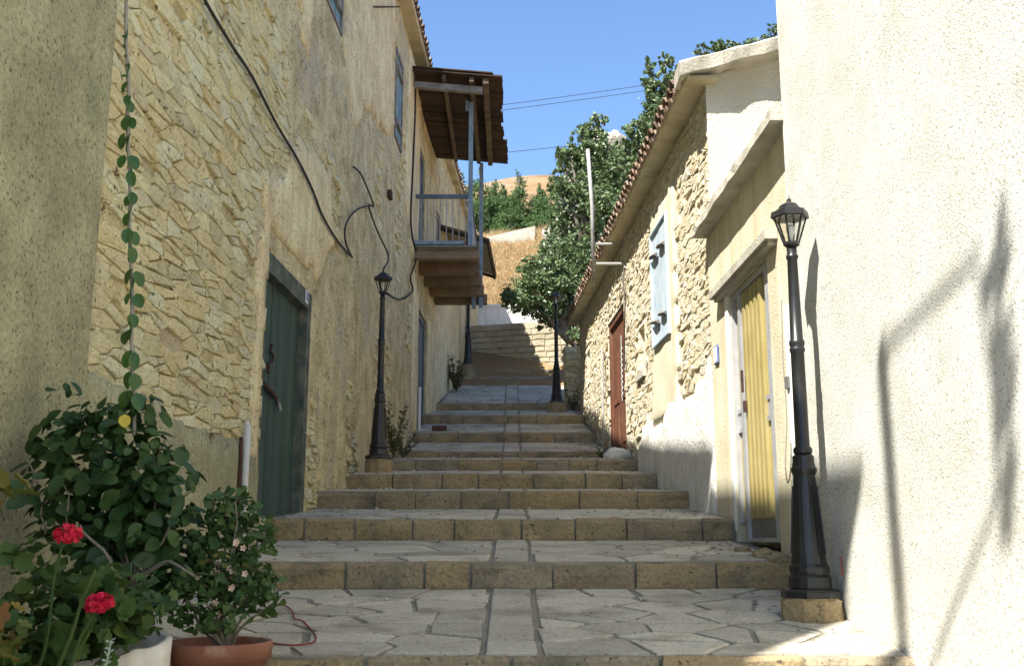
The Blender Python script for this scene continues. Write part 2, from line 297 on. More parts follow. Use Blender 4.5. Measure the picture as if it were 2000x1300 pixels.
M['petal_pink'] = leafmat('petal_pink', [(0.7, 0.45, 0.35), (0.75, 0.6, 0.5)], 0.2)
M['leaf_wax'] = leafmat('leaf_wax', [(0.0177, 0.0484, 0.0115), (0.029, 0.0726, 0.0158), (0.0226, 0.0605, 0.0173), (0.0484, 0.0968, 0.0187), (0.0242, 0.0645, 0.0144)], 0.15, 0.5, 0.35)
M['leaf_vine'] = leafmat('leaf_vine', [(0.0298, 0.0892, 0.0153), (0.051, 0.128, 0.0221), (0.0382, 0.102, 0.0204)], 0.2, 0.35, 0.5)
M['leaf_ger'] = leafmat('leaf_ger', [(0.0324, 0.072, 0.0158), (0.054, 0.108, 0.0216), (0.0432, 0.0864, 0.0216), (0.0792, 0.122, 0.0252)], 0.2, 0.6)
M['leaf_gold'] = leafmat('leaf_gold', [(0.056, 0.096, 0.024), (0.128, 0.136, 0.024), (0.2, 0.152, 0.024), (0.072, 0.112, 0.024), (0.16, 0.08, 0.032)], 0.2, 0.6)
M['leaf_shrub'] = leafmat('leaf_shrub', [(0.0324, 0.072, 0.018), (0.0504, 0.104, 0.023), (0.0396, 0.0864, 0.0216), (0.0648, 0.108, 0.0288)], 0.2, 0.45)
M['leaf_yellow'] = leafmat('leaf_yellow', [(0.5, 0.42, 0.04), (0.55, 0.45, 0.06)], 0.2)
M['leaf_grey'] = leafmat('leaf_grey', [(0.28, 0.36, 0.26), (0.4, 0.48, 0.38)], 0.2)
M['leaf_oak'] = leafmat('leaf_oak', [(0.0732, 0.128, 0.0439), (0.139, 0.198, 0.0732), (0.102, 0.168, 0.0586), (0.205, 0.241, 0.125), (0.0878, 0.146, 0.0512)], 0.12, 0.45, 0.4)
M['leaf_pine'] = leafmat('leaf_pine', [(0.05, 0.10, 0.03), (0.08, 0.15, 0.045), (0.065, 0.12, 0.03), (0.10, 0.17, 0.05)], 0.2, 0.6)
M['leaf_weed'] = leafmat('leaf_weed', [(0.06, 0.085, 0.03), (0.10, 0.115, 0.045), (0.14, 0.12, 0.06)], 0.2)
M['grass_dry'] = leafmat('grass_dry', [(0.42, 0.30, 0.13), (0.58, 0.45, 0.24), (0.34, 0.24, 0.10), (0.64, 0.53, 0.33), (0.48, 0.33, 0.14)], 0.3, 0.8)
M['litter'] = leafmat('litter', [(0.10, 0.05, 0.03), (0.2, 0.12, 0.06), (0.07, 0.04, 0.03)], 0.1, 0.8)
def glass():
    m, nt, b = newmat('glass')
    b.inputs['Base Color'].default_value = (0.9, 0.9, 0.87, 1); b.inputs['Roughness'].default_value = 0.12
    b.inputs['Transmission Weight'].default_value = 1.0; b.inputs['IOR'].default_value = 1.05
    return m
M['glass'] = glass()
M['bulb'] = surf('bulb', [(0.3, (0.7, 0.7, 0.66)), (0.8, (0.8, 0.8, 0.77))], 5, rough=0.3, bump=0)

# ------------------------------------------------------------------ the lie of the land
# steps of the street: distance of riser, height at its foot, height at its top
_st = [(5.0, 1310, 1283), (7.0, 1149, 1096), (8.7, 1055, 1013), (10.5, 994, 958), (12.2, 955, 924), (13.8, 919, 896),
       (16.1, 894, 881), (18.1, 864, 844), (19.8, 827, 810), (21.5, 801, 787), (25.2, 747.5, 735.5), (25.95, 732, 721)]
STEPS = []
for i, (y, vb, vt) in enumerate(_st):
    zb, zt_ = tz(vb)*y, tz(vt)*y
    if i == 0: zb = zt_ - 0.17
    STEPS.append((y, zb, zt_))
END_Y = 27.2
def ground(y):
    if y < STEPS[0][0]: return STEPS[0][1] - 0.13*(STEPS[0][0] - max(y, -2))
    for i, (y0, zb, zt_) in enumerate(STEPS):
        y1, zn = (STEPS[i+1][0], STEPS[i+1][1]) if i+1 < len(STEPS) else (END_Y, zt_ + 0.05)
        if y0 <= y < y1: return zt_ + (zn - zt_)*(y - y0)/(y1 - y0)
    return STEPS[-1][2] + 0.05
def xl(y):                                   # face of the houses on the left
    return -2.3 + 0.0294*y if y < 20.5 else -2.3 + 0.0294*20.5 + 0.066*(y - 20.5)
def xr(y):                                   # face of the stone house on the right
    return 2.298 - 0.044*y
def xa(y): return 1.90 - 0.0172*(y - 7)      # annex face
def xn(y): return 1.968 - 0.0172*y           # near rendered house on the right
class Wall:
    def __init__(s, fx, side, off=0.0): s.fx = fx; s.side = side; s.off = off
    def p(s, y, z, o=0.0):
        d = (s.fx(y+0.05) - s.fx(y-0.05))/0.1
        n = Vector((1, -d, 0)).normalized()*s.side
        return Vector((s.fx(y), y, z)) + n*(o + s.off)
LW = Wall(xl, 1); RW = Wall(xr, -1); AW = Wall(xa, -1); NW = Wall(xn, -1); PW = Wall(xl, 1, 0.045)

# ------------------------------------------------------------------ terrain
def hill(x, y):
    pts = [(-400, -2.6), (-60, -2.4), (-6, -2.0), (5, -1.1), (12, -0.1), (20, 1.7), (26, 4.2), (27.5, 5.3), (31, 5.55), (31.4, 6.9), (42, 12.2), (46, 13.5), (70, 22), (100, 36.3), (130, 33), (300, 20), (1200, 0)]
    for (a, za), (b, zb) in zip(pts, pts[1:]):
        if y <= b:
            z = za + (zb - za)*(y - a)/(b - a); break
    else: z = 0
    if y > 20: z += 0.9*nz(x*0.12, y*0.12)*min(1, (y-28)/12) if y > 28 else 0
    if y > 60: z -= 0.02*min(abs(x-0.5), 60)**1.6*min(1, (y-60)/40) - 0.8*nz(x*0.07, y*0.05, 3)
    if x > 2 and 20 < y < 60: z += min(3.0, (x-2)*0.25)*math.sin((y-20)/40*PI)
    return z
xs = sorted(set([-1200, -600, -300, -150, -90, -60, -40, -28] + [i*1.0 for i in range(-20, 21)] + [28, 40, 60, 90, 150, 300, 600, 1200]))
ys = sorted(set([-400, -200, -100, -60, -30, -15, -6, 0, 5, 8, 12, 16, 20, 23, 26, 27.5, 29, 31, 31.4] + [32 + i for i in range(0, 30)] + [64 + 3*i for i in range(0, 22)] + [140, 170, 220, 300, 500, 800, 1200]))
vv = [(x, y, hill(x, y)) for y in ys for x in xs]; nx_ = len(xs)
ff = [(j*nx_+i, j*nx_+i+1, (j+1)*nx_+i+1, (j+1)*nx_+i) for j in range(len(ys)-1) for i in range(nx_-1)]
ter = link('hillside', mesh('hillside', vv, ff, M['earth'], True)); ter['kind'] = 'structure'

# ------------------------------------------------------------------ stepped street
def stair_left(y): return xl(y) - 0.15
def stair_right(y): return (xn(y) + 0.2 if y < 9.4 else xr(y) + 0.15) if y < 20.6 else 1.45
st = MB()
prof = [(-9, ground(-9) - 0.0), (STEPS[0][0] + 0.01, STEPS[0][1])]
seg = []
yy0 = -9.0; z0 = ground(-9.0)
pts = [(-9.0, ground(-2) - 0.05), (-2.0, ground(-2)), (STEPS[0][0] + 0.03, STEPS[0][1])]
for i, (y, zb, zt_) in enumerate(STEPS):
    pts.append((y + 0.031, zt_ - 0.004))
    pts.append((STEPS[i+1][0] + 0.03, STEPS[i+1][1] - 0.004) if i+1 < len(STEPS) else (END_Y, zt_ + 0.04))
rows = []
for (y, z) in pts:
    rows.append((Vector((stair_left(y) if y > 1 else -7, y, z)), Vector((stair_right(y) if y > -6 else 7, y, z))))
sv = []; sf = []
for a, b in rows: sv += [a, b]
for i in range(len(rows)-1): sf.append((2*i, 2*i+1, 2*i+3, 2*i+2))
for a, b in rows: sv += [a - Vector((0, 0, 1.2)), b - Vector((0, 0, 1.2))]
n2 = 2*len(rows)
for i in range(len(rows)-1):
    sf.append((2*i, 2*i+2, n2+2*i+2, n2+2*i)); sf.append((2*i+1, n2+2*i+1, n2+2*i+3, 2*i+3))
street = link('stepped_street', mesh('stepped_street', sv, sf, M['bed'])); street['kind'] = 'structure'

# --- Voronoi cells, used for paving and rubble
def clip(poly, px, py, nx, ny):              # keep the side where (p - P).n <= 0
    out = []
    m = len(poly)
    for i in range(m):
        a = poly[i]; b = poly[(i+1) % m]
        da = (a[0]-px)*nx + (a[1]-py)*ny; db = (b[0]-px)*nx + (b[1]-py)*ny
        if da <= 0: out.append(a)
        if (da < 0 < db) or (db < 0 < da):
            t = da/(da-db); out.append((a[0] + (b[0]-a[0])*t, a[1] + (b[1]-a[1])*t))
    return out
def cells(seeds, box, w, h):
    """Voronoi cells of the seeds with x measured in w and y in h"""
    S = [(x/w, y/h) for x, y in seeds]
    grid = {}
    for i, (x, y) in enumerate(S): grid.setdefault((int(math.floor(x)), int(math.floor(y))), []).append(i)
    bx = [(box[0]/w, box[1]/h), (box[2]/w, box[1]/h), (box[2]/w, box[3]/h), (box[0]/w, box[3]/h)]
    res = []
    for i, (x, y) in enumerate(S):
        poly = clip(clip(clip(clip(bx, x-2.5, y, -1, 0), x+2.5, y, 1, 0), x, y-2.5, 0, -1), x, y+2.5, 0, 1)
        gx, gy = int(math.floor(x)), int(math.floor(y))
        near = [j for a in range(-3, 4) for b in range(-3, 4) for j in grid.get((gx+a, gy+b), ()) if j != i]
        near.sort(key=lambda j: (S[j][0]-x)**2 + (S[j][1]-y)**2)
        for j in near[:22]:
            qx, qy = S[j]
            poly = clip(poly, (x+qx)/2, (y+qy)/2, qx-x, qy-y)
            if len(poly) < 3: break
        if len(poly) >= 3: res.append([(px*w, py*h) for px, py in poly])
    return res
def tidy(poly, mind):
    out = []
    for p in poly:
        if not out or math.hypot(p[0]-out[-1][0], p[1]-out[-1][1]) > mind: out.append(p)
    if len(out) > 2 and math.hypot(out[0][0]-out[-1][0], out[0][1]-out[-1][1]) <= mind: out.pop()
    return out
def inset(poly, g):
    """move every edge inwards by g"""
    m = len(poly); A = sum(poly[i][0]*poly[(i+1) % m][1] - poly[(i+1) % m][0]*poly[i][1] for i in range(m))
    res = list(poly)
    for i in range(m):
        a = poly[i]; b = poly[(i+1) % m]; dx, dy = b[0]-a[0], b[1]-a[1]; L = math.hypot(dx, dy)
        if L < 1e-6: continue
        nx, ny = (dy/L, -dx/L) if A > 0 else (-dy/L, dx/L)
        res = clip(res, a[0]-nx*g, a[1]-ny*g, nx, ny)
        if len(res) < 3: return None
    return res
def centroid(poly): return (sum(p[0] for p in poly)/len(poly), sum(p[1] for p in poly)/len(poly))
def area(poly):
    return abs(sum(poly[i][0]*poly[(i+1) % len(poly)][1] - poly[(i+1) % len(poly)][0]*poly[i][1] for i in range(len(poly))))/2

def slab(poly, put, depth, proud, cham, rng, rough):
    """one stone: put(a, b, o) gives the 3-D point at o out from the surface"""
    c = centroid(poly)
    m = len(poly)
    rad = max(1e-4, math.sqrt(area(poly)/PI))
    k = max(0.45, 1 - cham/rad)
    tilt = (rng.uniform(-1, 1)*rough/rad, rng.uniform(-1, 1)*rough/rad)
    v = [put(p[0], p[1], -depth) for p in poly]
    v += [put(p[0] + rng.uniform(-.15, .15)*cham, p[1] + rng.uniform(-.15, .15)*cham, proud*0.3 + rng.uniform(-.2, .2)*proud) for p in poly]
    fr = []
    for p in poly:
        q = (c[0] + (p[0]-c[0])*k, c[1] + (p[1]-c[1])*k)
        o = proud + (q[0]-c[0])*tilt[0] + (q[1]-c[1])*tilt[1] + rng.uniform(-.35, .35)*rough
        fr.append(put(q[0], q[1], o))
    v += fr
    v.append(put(c[0] + rng.uniform(-.2, .2)*rad, c[1] + rng.uniform(-.2, .2)*rad, proud + rng.uniform(-.2, .7)*rough))
    f = []
    for i in range(m):
        j = (i+1) % m
        f += [(i, j, m+j, m+i), (m+i, m+j, 2*m+j, 2*m+i), (2*m+i, 2*m+j, 3*m)]
    return v, f
def scr_area(pts3):
    q = [proj(p) for p in pts3]
    cx, cy = sum(p[0] for p in q)/len(q), sum(p[1] for p in q)/len(q)
    a = area(q)
    if not (-20 < cx < 2020 and -20 < cy < 1320): a *= 0.001
    return a
def place_pieces(pieces, name, mat, parent, limit, flip=False):
    """pieces: (screen area, verts, faces); the largest become parts, the rest one joined part"""
    pieces.sort(key=lambda t: -t[0])
    L = wloc(parent)
    for a, v, f in pieces[:limit]:
        c = sum((Vector(p) for p in v), Vector())/len(v)
        if flip: f = [tuple(reversed(q)) for q in f]
        link(name, mesh(name, [Vector(p) - c for p in v], f, mat), parent, Matrix.Translation(c - L))
    rest = pieces[limit:]
    if rest:
        b = MB()
        for a, v, f in rest:
            b.add(v, [tuple(reversed(q)) for q in f] if flip else f)
        o = b.build('small_' + name + '_mass', mat, parent); o['kind'] = 'stuff'

# --- crazy paving and riser stones
rp = random.Random(21)
flags = []
for i, (y0, zb, zt_) in enumerate(STEPS):
    y1 = STEPS[i+1][0] if i+1 < len(STEPS) else END_Y
    zn = STEPS[i+1][1] if i+1 < len(STEPS) else zt_ + 0.04
    ya, yb = y0 + 0.055, y1 - 0.02
    if yb - ya < 0.3 or i >= 10: continue
    big = 0.44 if i == 0 else 0.5
    lo, hi = xl((ya+yb)/2) + 0.02, min(stair_right(ya), stair_right(yb)) - (0.17 if ya < 20 else 0.1)
    def put(a, b, o, y0=y0, zt_=zt_, y1=y1, zn=zn):
        z = zt_ + (zn - zt_)*(b - y0)/(y1 - y0)
        return Vector((a, b, z + o))
    g0, g1 = -0.145, 0.135                    # the straight strip of squared slabs up the middle
    sh = 0.012*(ya - 6)
    for (x0, x1) in ((lo, g0 + sh*0), (g1, hi)):
        seeds = []
        nrow = max(1, round((yb - ya)/(big*0.62)))
        for r in range(nrow):
            ncol = max(1, round((x1-x0)/big*rp.uniform(0.75, 1.25)))
            for c in range(ncol):
                seeds.append((x0 + (c + 0.5 + rp.uniform(-.42, .42))*(x1-x0)/ncol, ya + (r + 0.5 + rp.uniform(-.4, .4))*(yb-ya)/nrow))
        for poly in cells(seeds, (x0, ya, x1, yb), 0.5, 0.34):
            q = inset(poly, rp.choice([0.011, 0.016, 0.022]))
            if not q: continue
            q = tidy(q, 0.03)
            if len(q) < 3 or area(q) < 0.006: continue
            q = [(a_ + rp.uniform(-.012, .012), b_ + rp.uniform(-.008, .008)) for a_, b_ in q]
            v, f = slab(q, put, 0.035, 0.002 + rp.uniform(0, .004), 0.010, rp, 0.003)
            flags.append((scr_area(v), v, f))
    y = ya
    while y < yb - 0.12:
        L_ = min(rp.uniform(0.3, 0.62), yb - y)
        if yb - y - L_ < 0.15: L_ = yb - y
        q = [(g0 + 0.02, y + 0.012), (g1 - 0.02 + rp.uniform(-.01, .01), y + 0.012), (g1 - 0.02, y + L_ - 0.012), (g0 + 0.02, y + L_ - 0.012)]
        v, f = slab(q, put, 0.035, 0.007, 0.008, rp, 0.003); flags.append((scr_area(v), v, f)); y += L_
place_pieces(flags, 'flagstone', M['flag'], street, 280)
risers = []
for i, (y0, zb, zt_) in enumerate(STEPS):
    x = xl(y0) - 0.02; xe = (stair_right(y0) - 0.16) if y0 < 20 else 1.10
    h = zt_ - zb
    slope = ((STEPS[i+1][1] if i+1 < len(STEPS) else zt_+0.04) - zt_)/((STEPS[i+1][0] if i+1 < len(STEPS) else END_Y) - y0)
    while x < xe - 0.05:
        w = rp.uniform(0.3, 0.72)
        if xe - x - w < 0.2: w = xe - x
        g = rp.uniform(0.000, 0.005)
        a0, a1 = x + g, x + w - rp.uniform(0.002, 0.006)
        fy = y0 + rp.uniform(-0.018, 0.012); dz = rp.uniform(-0.008, 0.010); r_ = rp.uniform(0.016, 0.045)
        dd = rp.uniform(0.24, 0.31)
        j = lambda s: rp.uniform(-s, s)
        zt2 = zt_ + dz
        v = []
        for xx in (a0, a1):
            e = 1 if xx == a0 else -1
            v += [(xx, fy + 0.012, zb - 0.06), (xx + e*0.005, fy + j(.010), zb + 0.01), (xx + e*(0.006 + j(.005)), fy + j(.014), zb + h*0.5), (xx + e*0.005, fy + j(.006), zt2 - r_),
                  (xx + e*0.011, fy + r_*0.35, zt2 - r_*0.3), (xx + e*0.012, fy + r_*1.1, zt2 + j(.003)), (xx, fy + 0.075, zt2 - 0.006), (xx, fy + dd, zt2 - 0.1)]
        ns = 4; va = list(v[:8])
        for q in range(1, ns):
            t = q/ns; chip = rp.uniform(0, .018) if rp.random() < .35 else 0
            for k in range(8):
                p = [v[k][c]*(1-t) + v[k+8][c]*t for c in range(3)]
                e = 0.007 if 1 <= k <= 5 else 0
                va.append((p[0] + j(e), p[1] - (0.010 if 1 <= k <= 3 else 0)*math.sin(PI*t) + j(e) + (chip if k in (3, 4) else 0), p[2] + j(e*.6) - (chip*.7 if k in (4, 5) else 0)))
        va += v[8:]
        f = []
        for s_ in range(ns):
            for k in range(7): f.append((s_*8+k, s_*8+8+k, s_*8+9+k, s_*8+1+k))
        f.append(tuple(range(7, -1, -1))); f.append(tuple(range(8*ns, 8*ns+8)))
        risers.append((scr_area([Vector(p) for p in va]), [Vector(p) for p in va], f))
        x += w
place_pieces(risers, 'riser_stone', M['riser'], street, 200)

# ------------------------------------------------------------------ masonry walls
def wall_grid(W, y0, y1, z0f, z1f, openings, step, amp, name, mat, parent, back=5.0, seed=0, rec=None):
    """front face with true openings, reveals, and the body of the building behind"""
    ys_ = [y0]; n = max(1, round((y1-y0)/step)); ys_ = [y0 + (y1-y0)*i/n for i in range(n+1)]
    zmin, zmax = z0f, z1f
    m = max(1, round((zmax-zmin)/step)); zs = [zmin + (zmax-zmin)*i/m for i in range(m+1)]
    for (a, b, c, d, dep) in openings:
        ys_ = [y for y in ys_ if min(abs(y-a), abs(y-b)) > step*0.3] + [a, b]
        zs = [z for z in zs if min(abs(z-c), abs(z-d)) > step*0.3] + [c, d]
    ys_ = sorted(set(ys_)); zs = sorted(set(zs))
    mb = MB(); idx = {}
    def vid(i, j):
        if (i, j) not in idx:
            y, z = ys_[i], zs[j]
            o = amp*(nz(y*0.9+seed, z*0.9, seed) + 0.5*nz(y*3.1, z*3.1, seed+5))
            if rec: o -= rec(y, z)
            for (a, b, c, d, dep) in openings:
                if a-1e-6 <= y <= b+1e-6 and c-1e-6 <= z <= d+1e-6: o = 0
            idx[(i, j)] = len(mb.v); mb.v.append(W.p(y, z, o))
        return idx[(i, j)]
    def hole(y, z): return any(a < y < b and c < z < d for (a, b, c, d, dep) in openings)
    for i in range(len(ys_)-1):
        for j in range(len(zs)-1):
            if hole((ys_[i]+ys_[i+1])/2, (zs[j]+zs[j+1])/2): continue
            q = (vid(i, j), vid(i+1, j), vid(i+1, j+1), vid(i, j+1))
            mb.f.append(q if W.side > 0 else tuple(reversed(q)))
    for (a, b, c, d, dep) in openings:
        P = [W.p(a, c, 0), W.p(b, c, 0), W.p(b, d, 0), W.p(a, d, 0)]; Q = [W.p(a, c, -dep), W.p(b, c, -dep), W.p(b, d, -dep), W.p(a, d, -dep)]
        mb.add(P + Q, [(0, 4, 5, 1), (1, 5, 6, 2), (2, 6, 7, 3), (3, 7, 4, 0), (4, 7, 6, 5)])
    # sides, back and top
    f0 = [W.p(y0, zmin, 0), W.p(y1, zmin, 0), W.p(y1, zmax, 0), W.p(y0, zmax, 0)]
    s = -W.side
    g0 = [p + Vector((s*back, 0, 0)) for p in f0]
    mb.add(f0 + g0, [(0, 3, 7, 4), (1, 5, 6, 2), (4, 7, 6, 5), (3, 2, 6, 7)])
    return mb.build(name, mat, parent)

def rubble(W, y0, y1, z0, z1, w, h, keep, seed, proud, gap, rough, depth=0.05, cham=0.02, chips=0.25):
    rng = random.Random(seed)
    seeds = []; z = z0
    while z < z1:
        hh = h*rng.uniform(0.6, 1.45); y = y0 + rng.uniform(-0.5, 0.5)*w
        while y < y1 + w:
            ww = w*rng.choice([0.45, 0.7, 0.9, 1.1, 1.4, 1.8])
            seeds.append((y + ww/2, z + hh/2 + rng.uniform(-.22, .22)*hh))
            if rng.random() < chips: seeds.append((y + ww*rng.uniform(.1, .9), z + hh*rng.choice([.02, .1, .95])))
            y += ww
        z += hh
    pcs = []
    for poly in cells(seeds, (y0, z0, y1, z1), w, h):
        c = centroid(poly)
        if not keep(c[0], c[1], rng): continue
        q = inset(poly, gap*rng.uniform(0.5, 1.5))
        if not q: continue
        q = tidy(q, 0.018)
        if len(q) < 3 or area(q) < 0.0012: continue
        q = [(a + rng.uniform(-.007, .007), b + rng.uniform(-.007, .007)) for a, b in q]
        pr = proud*rng.uniform(0.3, 1.6)
        v, f = slab(q, lambda a, b, o: W.p(a, b, o), depth, pr, cham, rng, rough)
        pcs.append((scr_area(v), v, f))
    return pcs

def plaster_patch(W, outline, thick, name, mat, parent, rag=0.03, seed=1, cell=0.09):
    """a coat of plaster over the stones, its edge broken; outline in (y, z)"""
    ys_ = [p[0] for p in outline]; zs = [p[1] for p in outline]
    y0, y1, z0, z1 = min(ys_), max(ys_), min(zs), max(zs)
    def inside(y, z):
        y += rag*2.2*nz(y*5+seed, z*5) + rag*nz(y*16, z*16, seed); z += rag*2.2*nz(z*5, y*5+seed, 4) + rag*nz(z*16, y*16, seed+3)
        r = False; m = len(outline)
        for i in range(m):
            a = outline[i]; b = outline[(i+1) % m]
            if (a[1] > z) != (b[1] > z) and y < (b[0]-a[0])*(z-a[1])/(b[1]-a[1]) + a[0]: r = not r
        return r
    ni = int((y1-y0)/cell)+3; nj = int((z1-z0)/cell)+3
    ins = [[inside(y0 - cell + (i+.5)*cell, z0 - cell + (j+.5)*cell) for j in range(nj)] for i in range(ni)]
    mb = MB(); idx = {}
    def vid(i, j, k):
        key = (i, j, k)
        if key not in idx:
            y, z = y0 - cell + i*cell, z0 - cell + j*cell
            y += cell*0.38*nz(i*1.7, j*1.7, seed); z += cell*0.38*nz(i*1.7, j*1.7, seed+9)
            edge = any(not ins[a][b] if 0 <= a < ni and 0 <= b < nj else True for a in (i-1, i) for b in (j-1, j))
            o = (-0.03 if k else (thick*0.45 if edge else thick*(1 + 0.35*nz(y*2.3, z*2.3, seed))))
            idx[key] = len(mb.v); mb.v.append(W.p(y, z, o))
        return idx[key]
    for i in range(ni):
        for j in range(nj):
            if not ins[i][j]: continue
            q = (vid(i, j, 0), vid(i+1, j, 0), vid(i+1, j+1, 0), vid(i, j+1, 0))
            mb.f.append(q if W.side > 0 else tuple(reversed(q)))
            for (di, dj, a, b) in ((-1, 0, (i, j+1), (i, j)), (1, 0, (i+1, j), (i+1, j+1)), (0, -1, (i, j), (i+1, j)), (0, 1, (i+1, j+1), (i, j+1))):
                A, B = i+di, j+dj
                if 0 <= A < ni and 0 <= B < nj and ins[A][B]: continue
                q = (vid(*a, 0), vid(*a, 1), vid(*b, 1), vid(*b, 0))
                mb.f.append(q if W.side > 0 else tuple(reversed(q)))
    return mb.build(name, mat, parent, smooth=True)

def boxw(W, y0, y1, z0, z1, o0, o1, mb=None):
    """a box on a wall: from o0 to o1 out of its face"""
    mb = mb or MB()
    return mb.hexa([W.p(y0, z0, o0), W.p(y1, z0, o0), W.p(y1, z0, o1), W.p(y0, z0, o1), W.p(y0, z1, o0), W.p(y1, z1, o0), W.p(y1, z1, o1), W.p(y0, z1, o1)])

# barrel tile, shared by every roof
def tile_mesh(flipped):
    n = 6; r0, r1, L, t = 0.095, 0.075, 0.42, 0.016
    v = []; f = []
    for k, (yy, r) in enumerate(((0, r0), (L, r1))):
        for rr in (r, r - t):
            for i in range(n+1):
                w = PI*i/n
                v.append((rr*math.cos(w), yy, rr*math.sin(w)*(-1 if flipped else 1)*0.85))
    m = n+1
    for i in range(n):
        f += [(i, i+1, 2*m+i+1, 2*m+i), (m+i, 3*m+i, 3*m+i+1, m+i+1), (i, m+i, m+i+1, i+1), (2*m+i, 2*m+i+1, 3*m+i+1, 3*m+i)]
    return mesh('roof_tile', v, f, M['tile'])
TILE_UP, TILE_DN = tile_mesh(False), tile_mesh(True)
def tile_rows(roof, path, pitch, outward, rows, parent, rng):
    """path(y) -> eave point; outward = +1 when the roof drops towards +x"""
    L = wloc(parent)
    ang = math.atan(pitch)
    y = path['y0']; k = 0
    while y < path['y1']:
        p = path['f'](y)
        for r in range(rows):
            d = r*0.34
            base = p + Vector((-outward*math.cos(ang)*d, 0, math.sin(ang)*d + 0.022*0))
            rotz = Matrix.Rotation(PI/2 if outward > 0 else -PI/2, 4, 'Z')
            for up in ((True,) if k % 2 else (False,)):
                M4 = Matrix.Translation(base + Vector((rng.uniform(-.012, .012), rng.uniform(-.008, .008), (0.075 if up else 0.055) + rng.uniform(-.006, .006))) - L) @ \
                     Matrix.Rotation((-1 if outward < 0 else 1)*-ang*(-1 if outward < 0 else 1)*0, 4, 'Y') @ rotz @ Matrix.Rotation(ang, 4, 'X') @ Matrix.Rotation(rng.uniform(-.03, .03), 4, 'Z')
                link('roof_tile', TILE_UP if up else TILE_DN, parent, M4)
        y += 0.105; k += 1

# ================================================================== LEFT: tall stone house
Y0L, Y1L = 5.02, 30.5
left = thing('stone_house', 'tall tan rubble stone house on the left with green plank door and wooden balcony', 'house', (xl(5.02), 5.02, ground(5.1)))
D1 = (8.32, 9.93, ground(8.5)+0.0, 2.36, 0.24)      # green door opening
D1 = (8.32, 9.93, 0.17, 2.36, 0.24)
D2 = (18.7, 20.1, ground(18.8), 4.22, 0.22)
D3 = (18.5, 19.35, 5.16, 7.35, 0.22)                # balcony door
D4 = (21.3, 22.1, 5.16, 7.0, 0.2)
W1 = (9.62, 11.0, 5.68, 7.1, 0.15); W2 = (15.15, 15.95, 6.18, 7.72, 0.15)
def near_open(y, z, m=0.06):
    return any(a-m < y < b+m and c-m < z < d+m for (a, b, c, d, e) in (D1, D2, D3, D4, W1, W2))
def keepL(y, z, rng):
    if near_open(y, z, 0.10): return False
    if z < 0.72 + 0.05*nz(y*3, 0) and y < 8.4: return False
    if z > ground(y) + 7.9 or z > 8.5 or z < ground(y) - 0.15: return False
    # plaster survives high up and round the door
    top = 3.55 + (8.9 - y)*1.7
    if y > 7.4 and z > top + 0.5*nz(y*1.6, z*1.6, 8): return nz(y*1.1, z*0.7, 6.1) > 0.22 and rng.random() < 0.6
    if y < 8.25 and y > 7.95 and z < 2.9: return rng.random() < 0.35
    if 8.2 < y < 10.6 and 2.3 < z < 3.5: return nz(y*1.3, z*1.3, 1) > 0.12
    if y > 10.4:
        return nz(y*0.9, z*0.55, 3.3) > -0.28 + (0.2 if y > 15 else 0) and rng.random() < 0.9
    return rng.random() < 0.95
def stone_zone(y, z):
    if y > 17.5 or near_open(y, z, 0.2) or (z < 0.62 and y < 8.4): return False
    if y > 7.4 and z > 3.55 + (8.9 - y)*1.7 + 0.5*nz(y*1.6, z*1.6, 8): return nz(y*1.1, z*0.7, 6.1) > 0.26
    if 7.9 < y < 8.3 and z < 2.9: return False
    if 8.2 < y < 10.6 and 2.3 < z < 3.5: return nz(y*1.3, z*1.3, 1) > 0.16
    if y > 10.4: return nz(y*0.9, z*0.55, 3.3) > -0.24 + (0.2 if y > 15 else 0)
    return True
wall_grid(LW, Y0L, Y1L, -1.2, 8.62, [D1, D2, D3, D4, W1, W2], 0.11, 0.014, 'wall', M['mortar'], left, back=4.8, seed=2, rec=lambda y, z: 0.018 if stone_zone(y, z) else 0.0)
pl = rubble(LW, 5.03, 17.8, -0.4, 7.2, 0.30, 0.094, keepL, 11, 0.011, 0.0040, 0.007, cham=0.008, chips=0.45)
place_pieces(pl, 'stone', M['stone'], left, 300)
pl2 = None
# plaster coats
plaster_patch(LW, [(5.06, -0.9), (8.28, -0.9), (8.28, 0.62), (7.6, 0.68), (6.6, 0.74), (5.06, 0.80)], 0.034, 'plaster_coat', M['render_tan'], left, 0.03, 3)
plaster_patch(LW, [(7.97, 0.6), (8.27, 0.6), (8.27, 2.5), (9.2, 2.6), (10.3, 2.62), (10.9, 3.2), (10.6, 3.9), (9.3, 3.75), (8.6, 3.2), (8.05, 2.9)], 0.026, 'plaster_coat', M['plaster_old'], left, 0.06, 5)
plaster_patch(LW, [(8.1, 8.4), (7.9, 6.0), (8.6, 5.1), (9.3, 4.6), (9.55, 5.0), (9.55, 8.4)], 0.026, 'plaster_coat', M['plaster_old'], left, 0.09, 6)
plaster_patch(LW, [(11.1, 8.4), (11.1, 5.4), (11.9, 4.8), (12.6, 5.6), (14.9, 6.0), (15.0, 8.4)], 0.02, 'plaster_coat', M['plaster_old'], left, 0.10, 7, 0.12)
plaster_patch(LW, [(16.6, 8.5), (16.5, 5.6), (17.4, 4.9), (18.35, 5.0), (18.4, 8.5)], 0.03, 'plaster_coat', M['plaster_old'], left, 0.04, 8, 0.12)
plaster_patch(LW, [(17.9, 2.0), (18.62, 1.6), (18.62, 4.4), (17.9, 4.7)], 0.03, 'plaster_coat', M['plaster_old'], left, 0.04, 9, 0.12)
plaster_patch(LW, [(20.2, 2.2), (27, 3.8), (27, 7.2), (24, 7.5), (22.3, 7.4), (22.3, 5.1), (20.2, 4.9)], 0.03, 'plaster_coat', M['plaster_old'], left, 0.06, 10, 0.16)

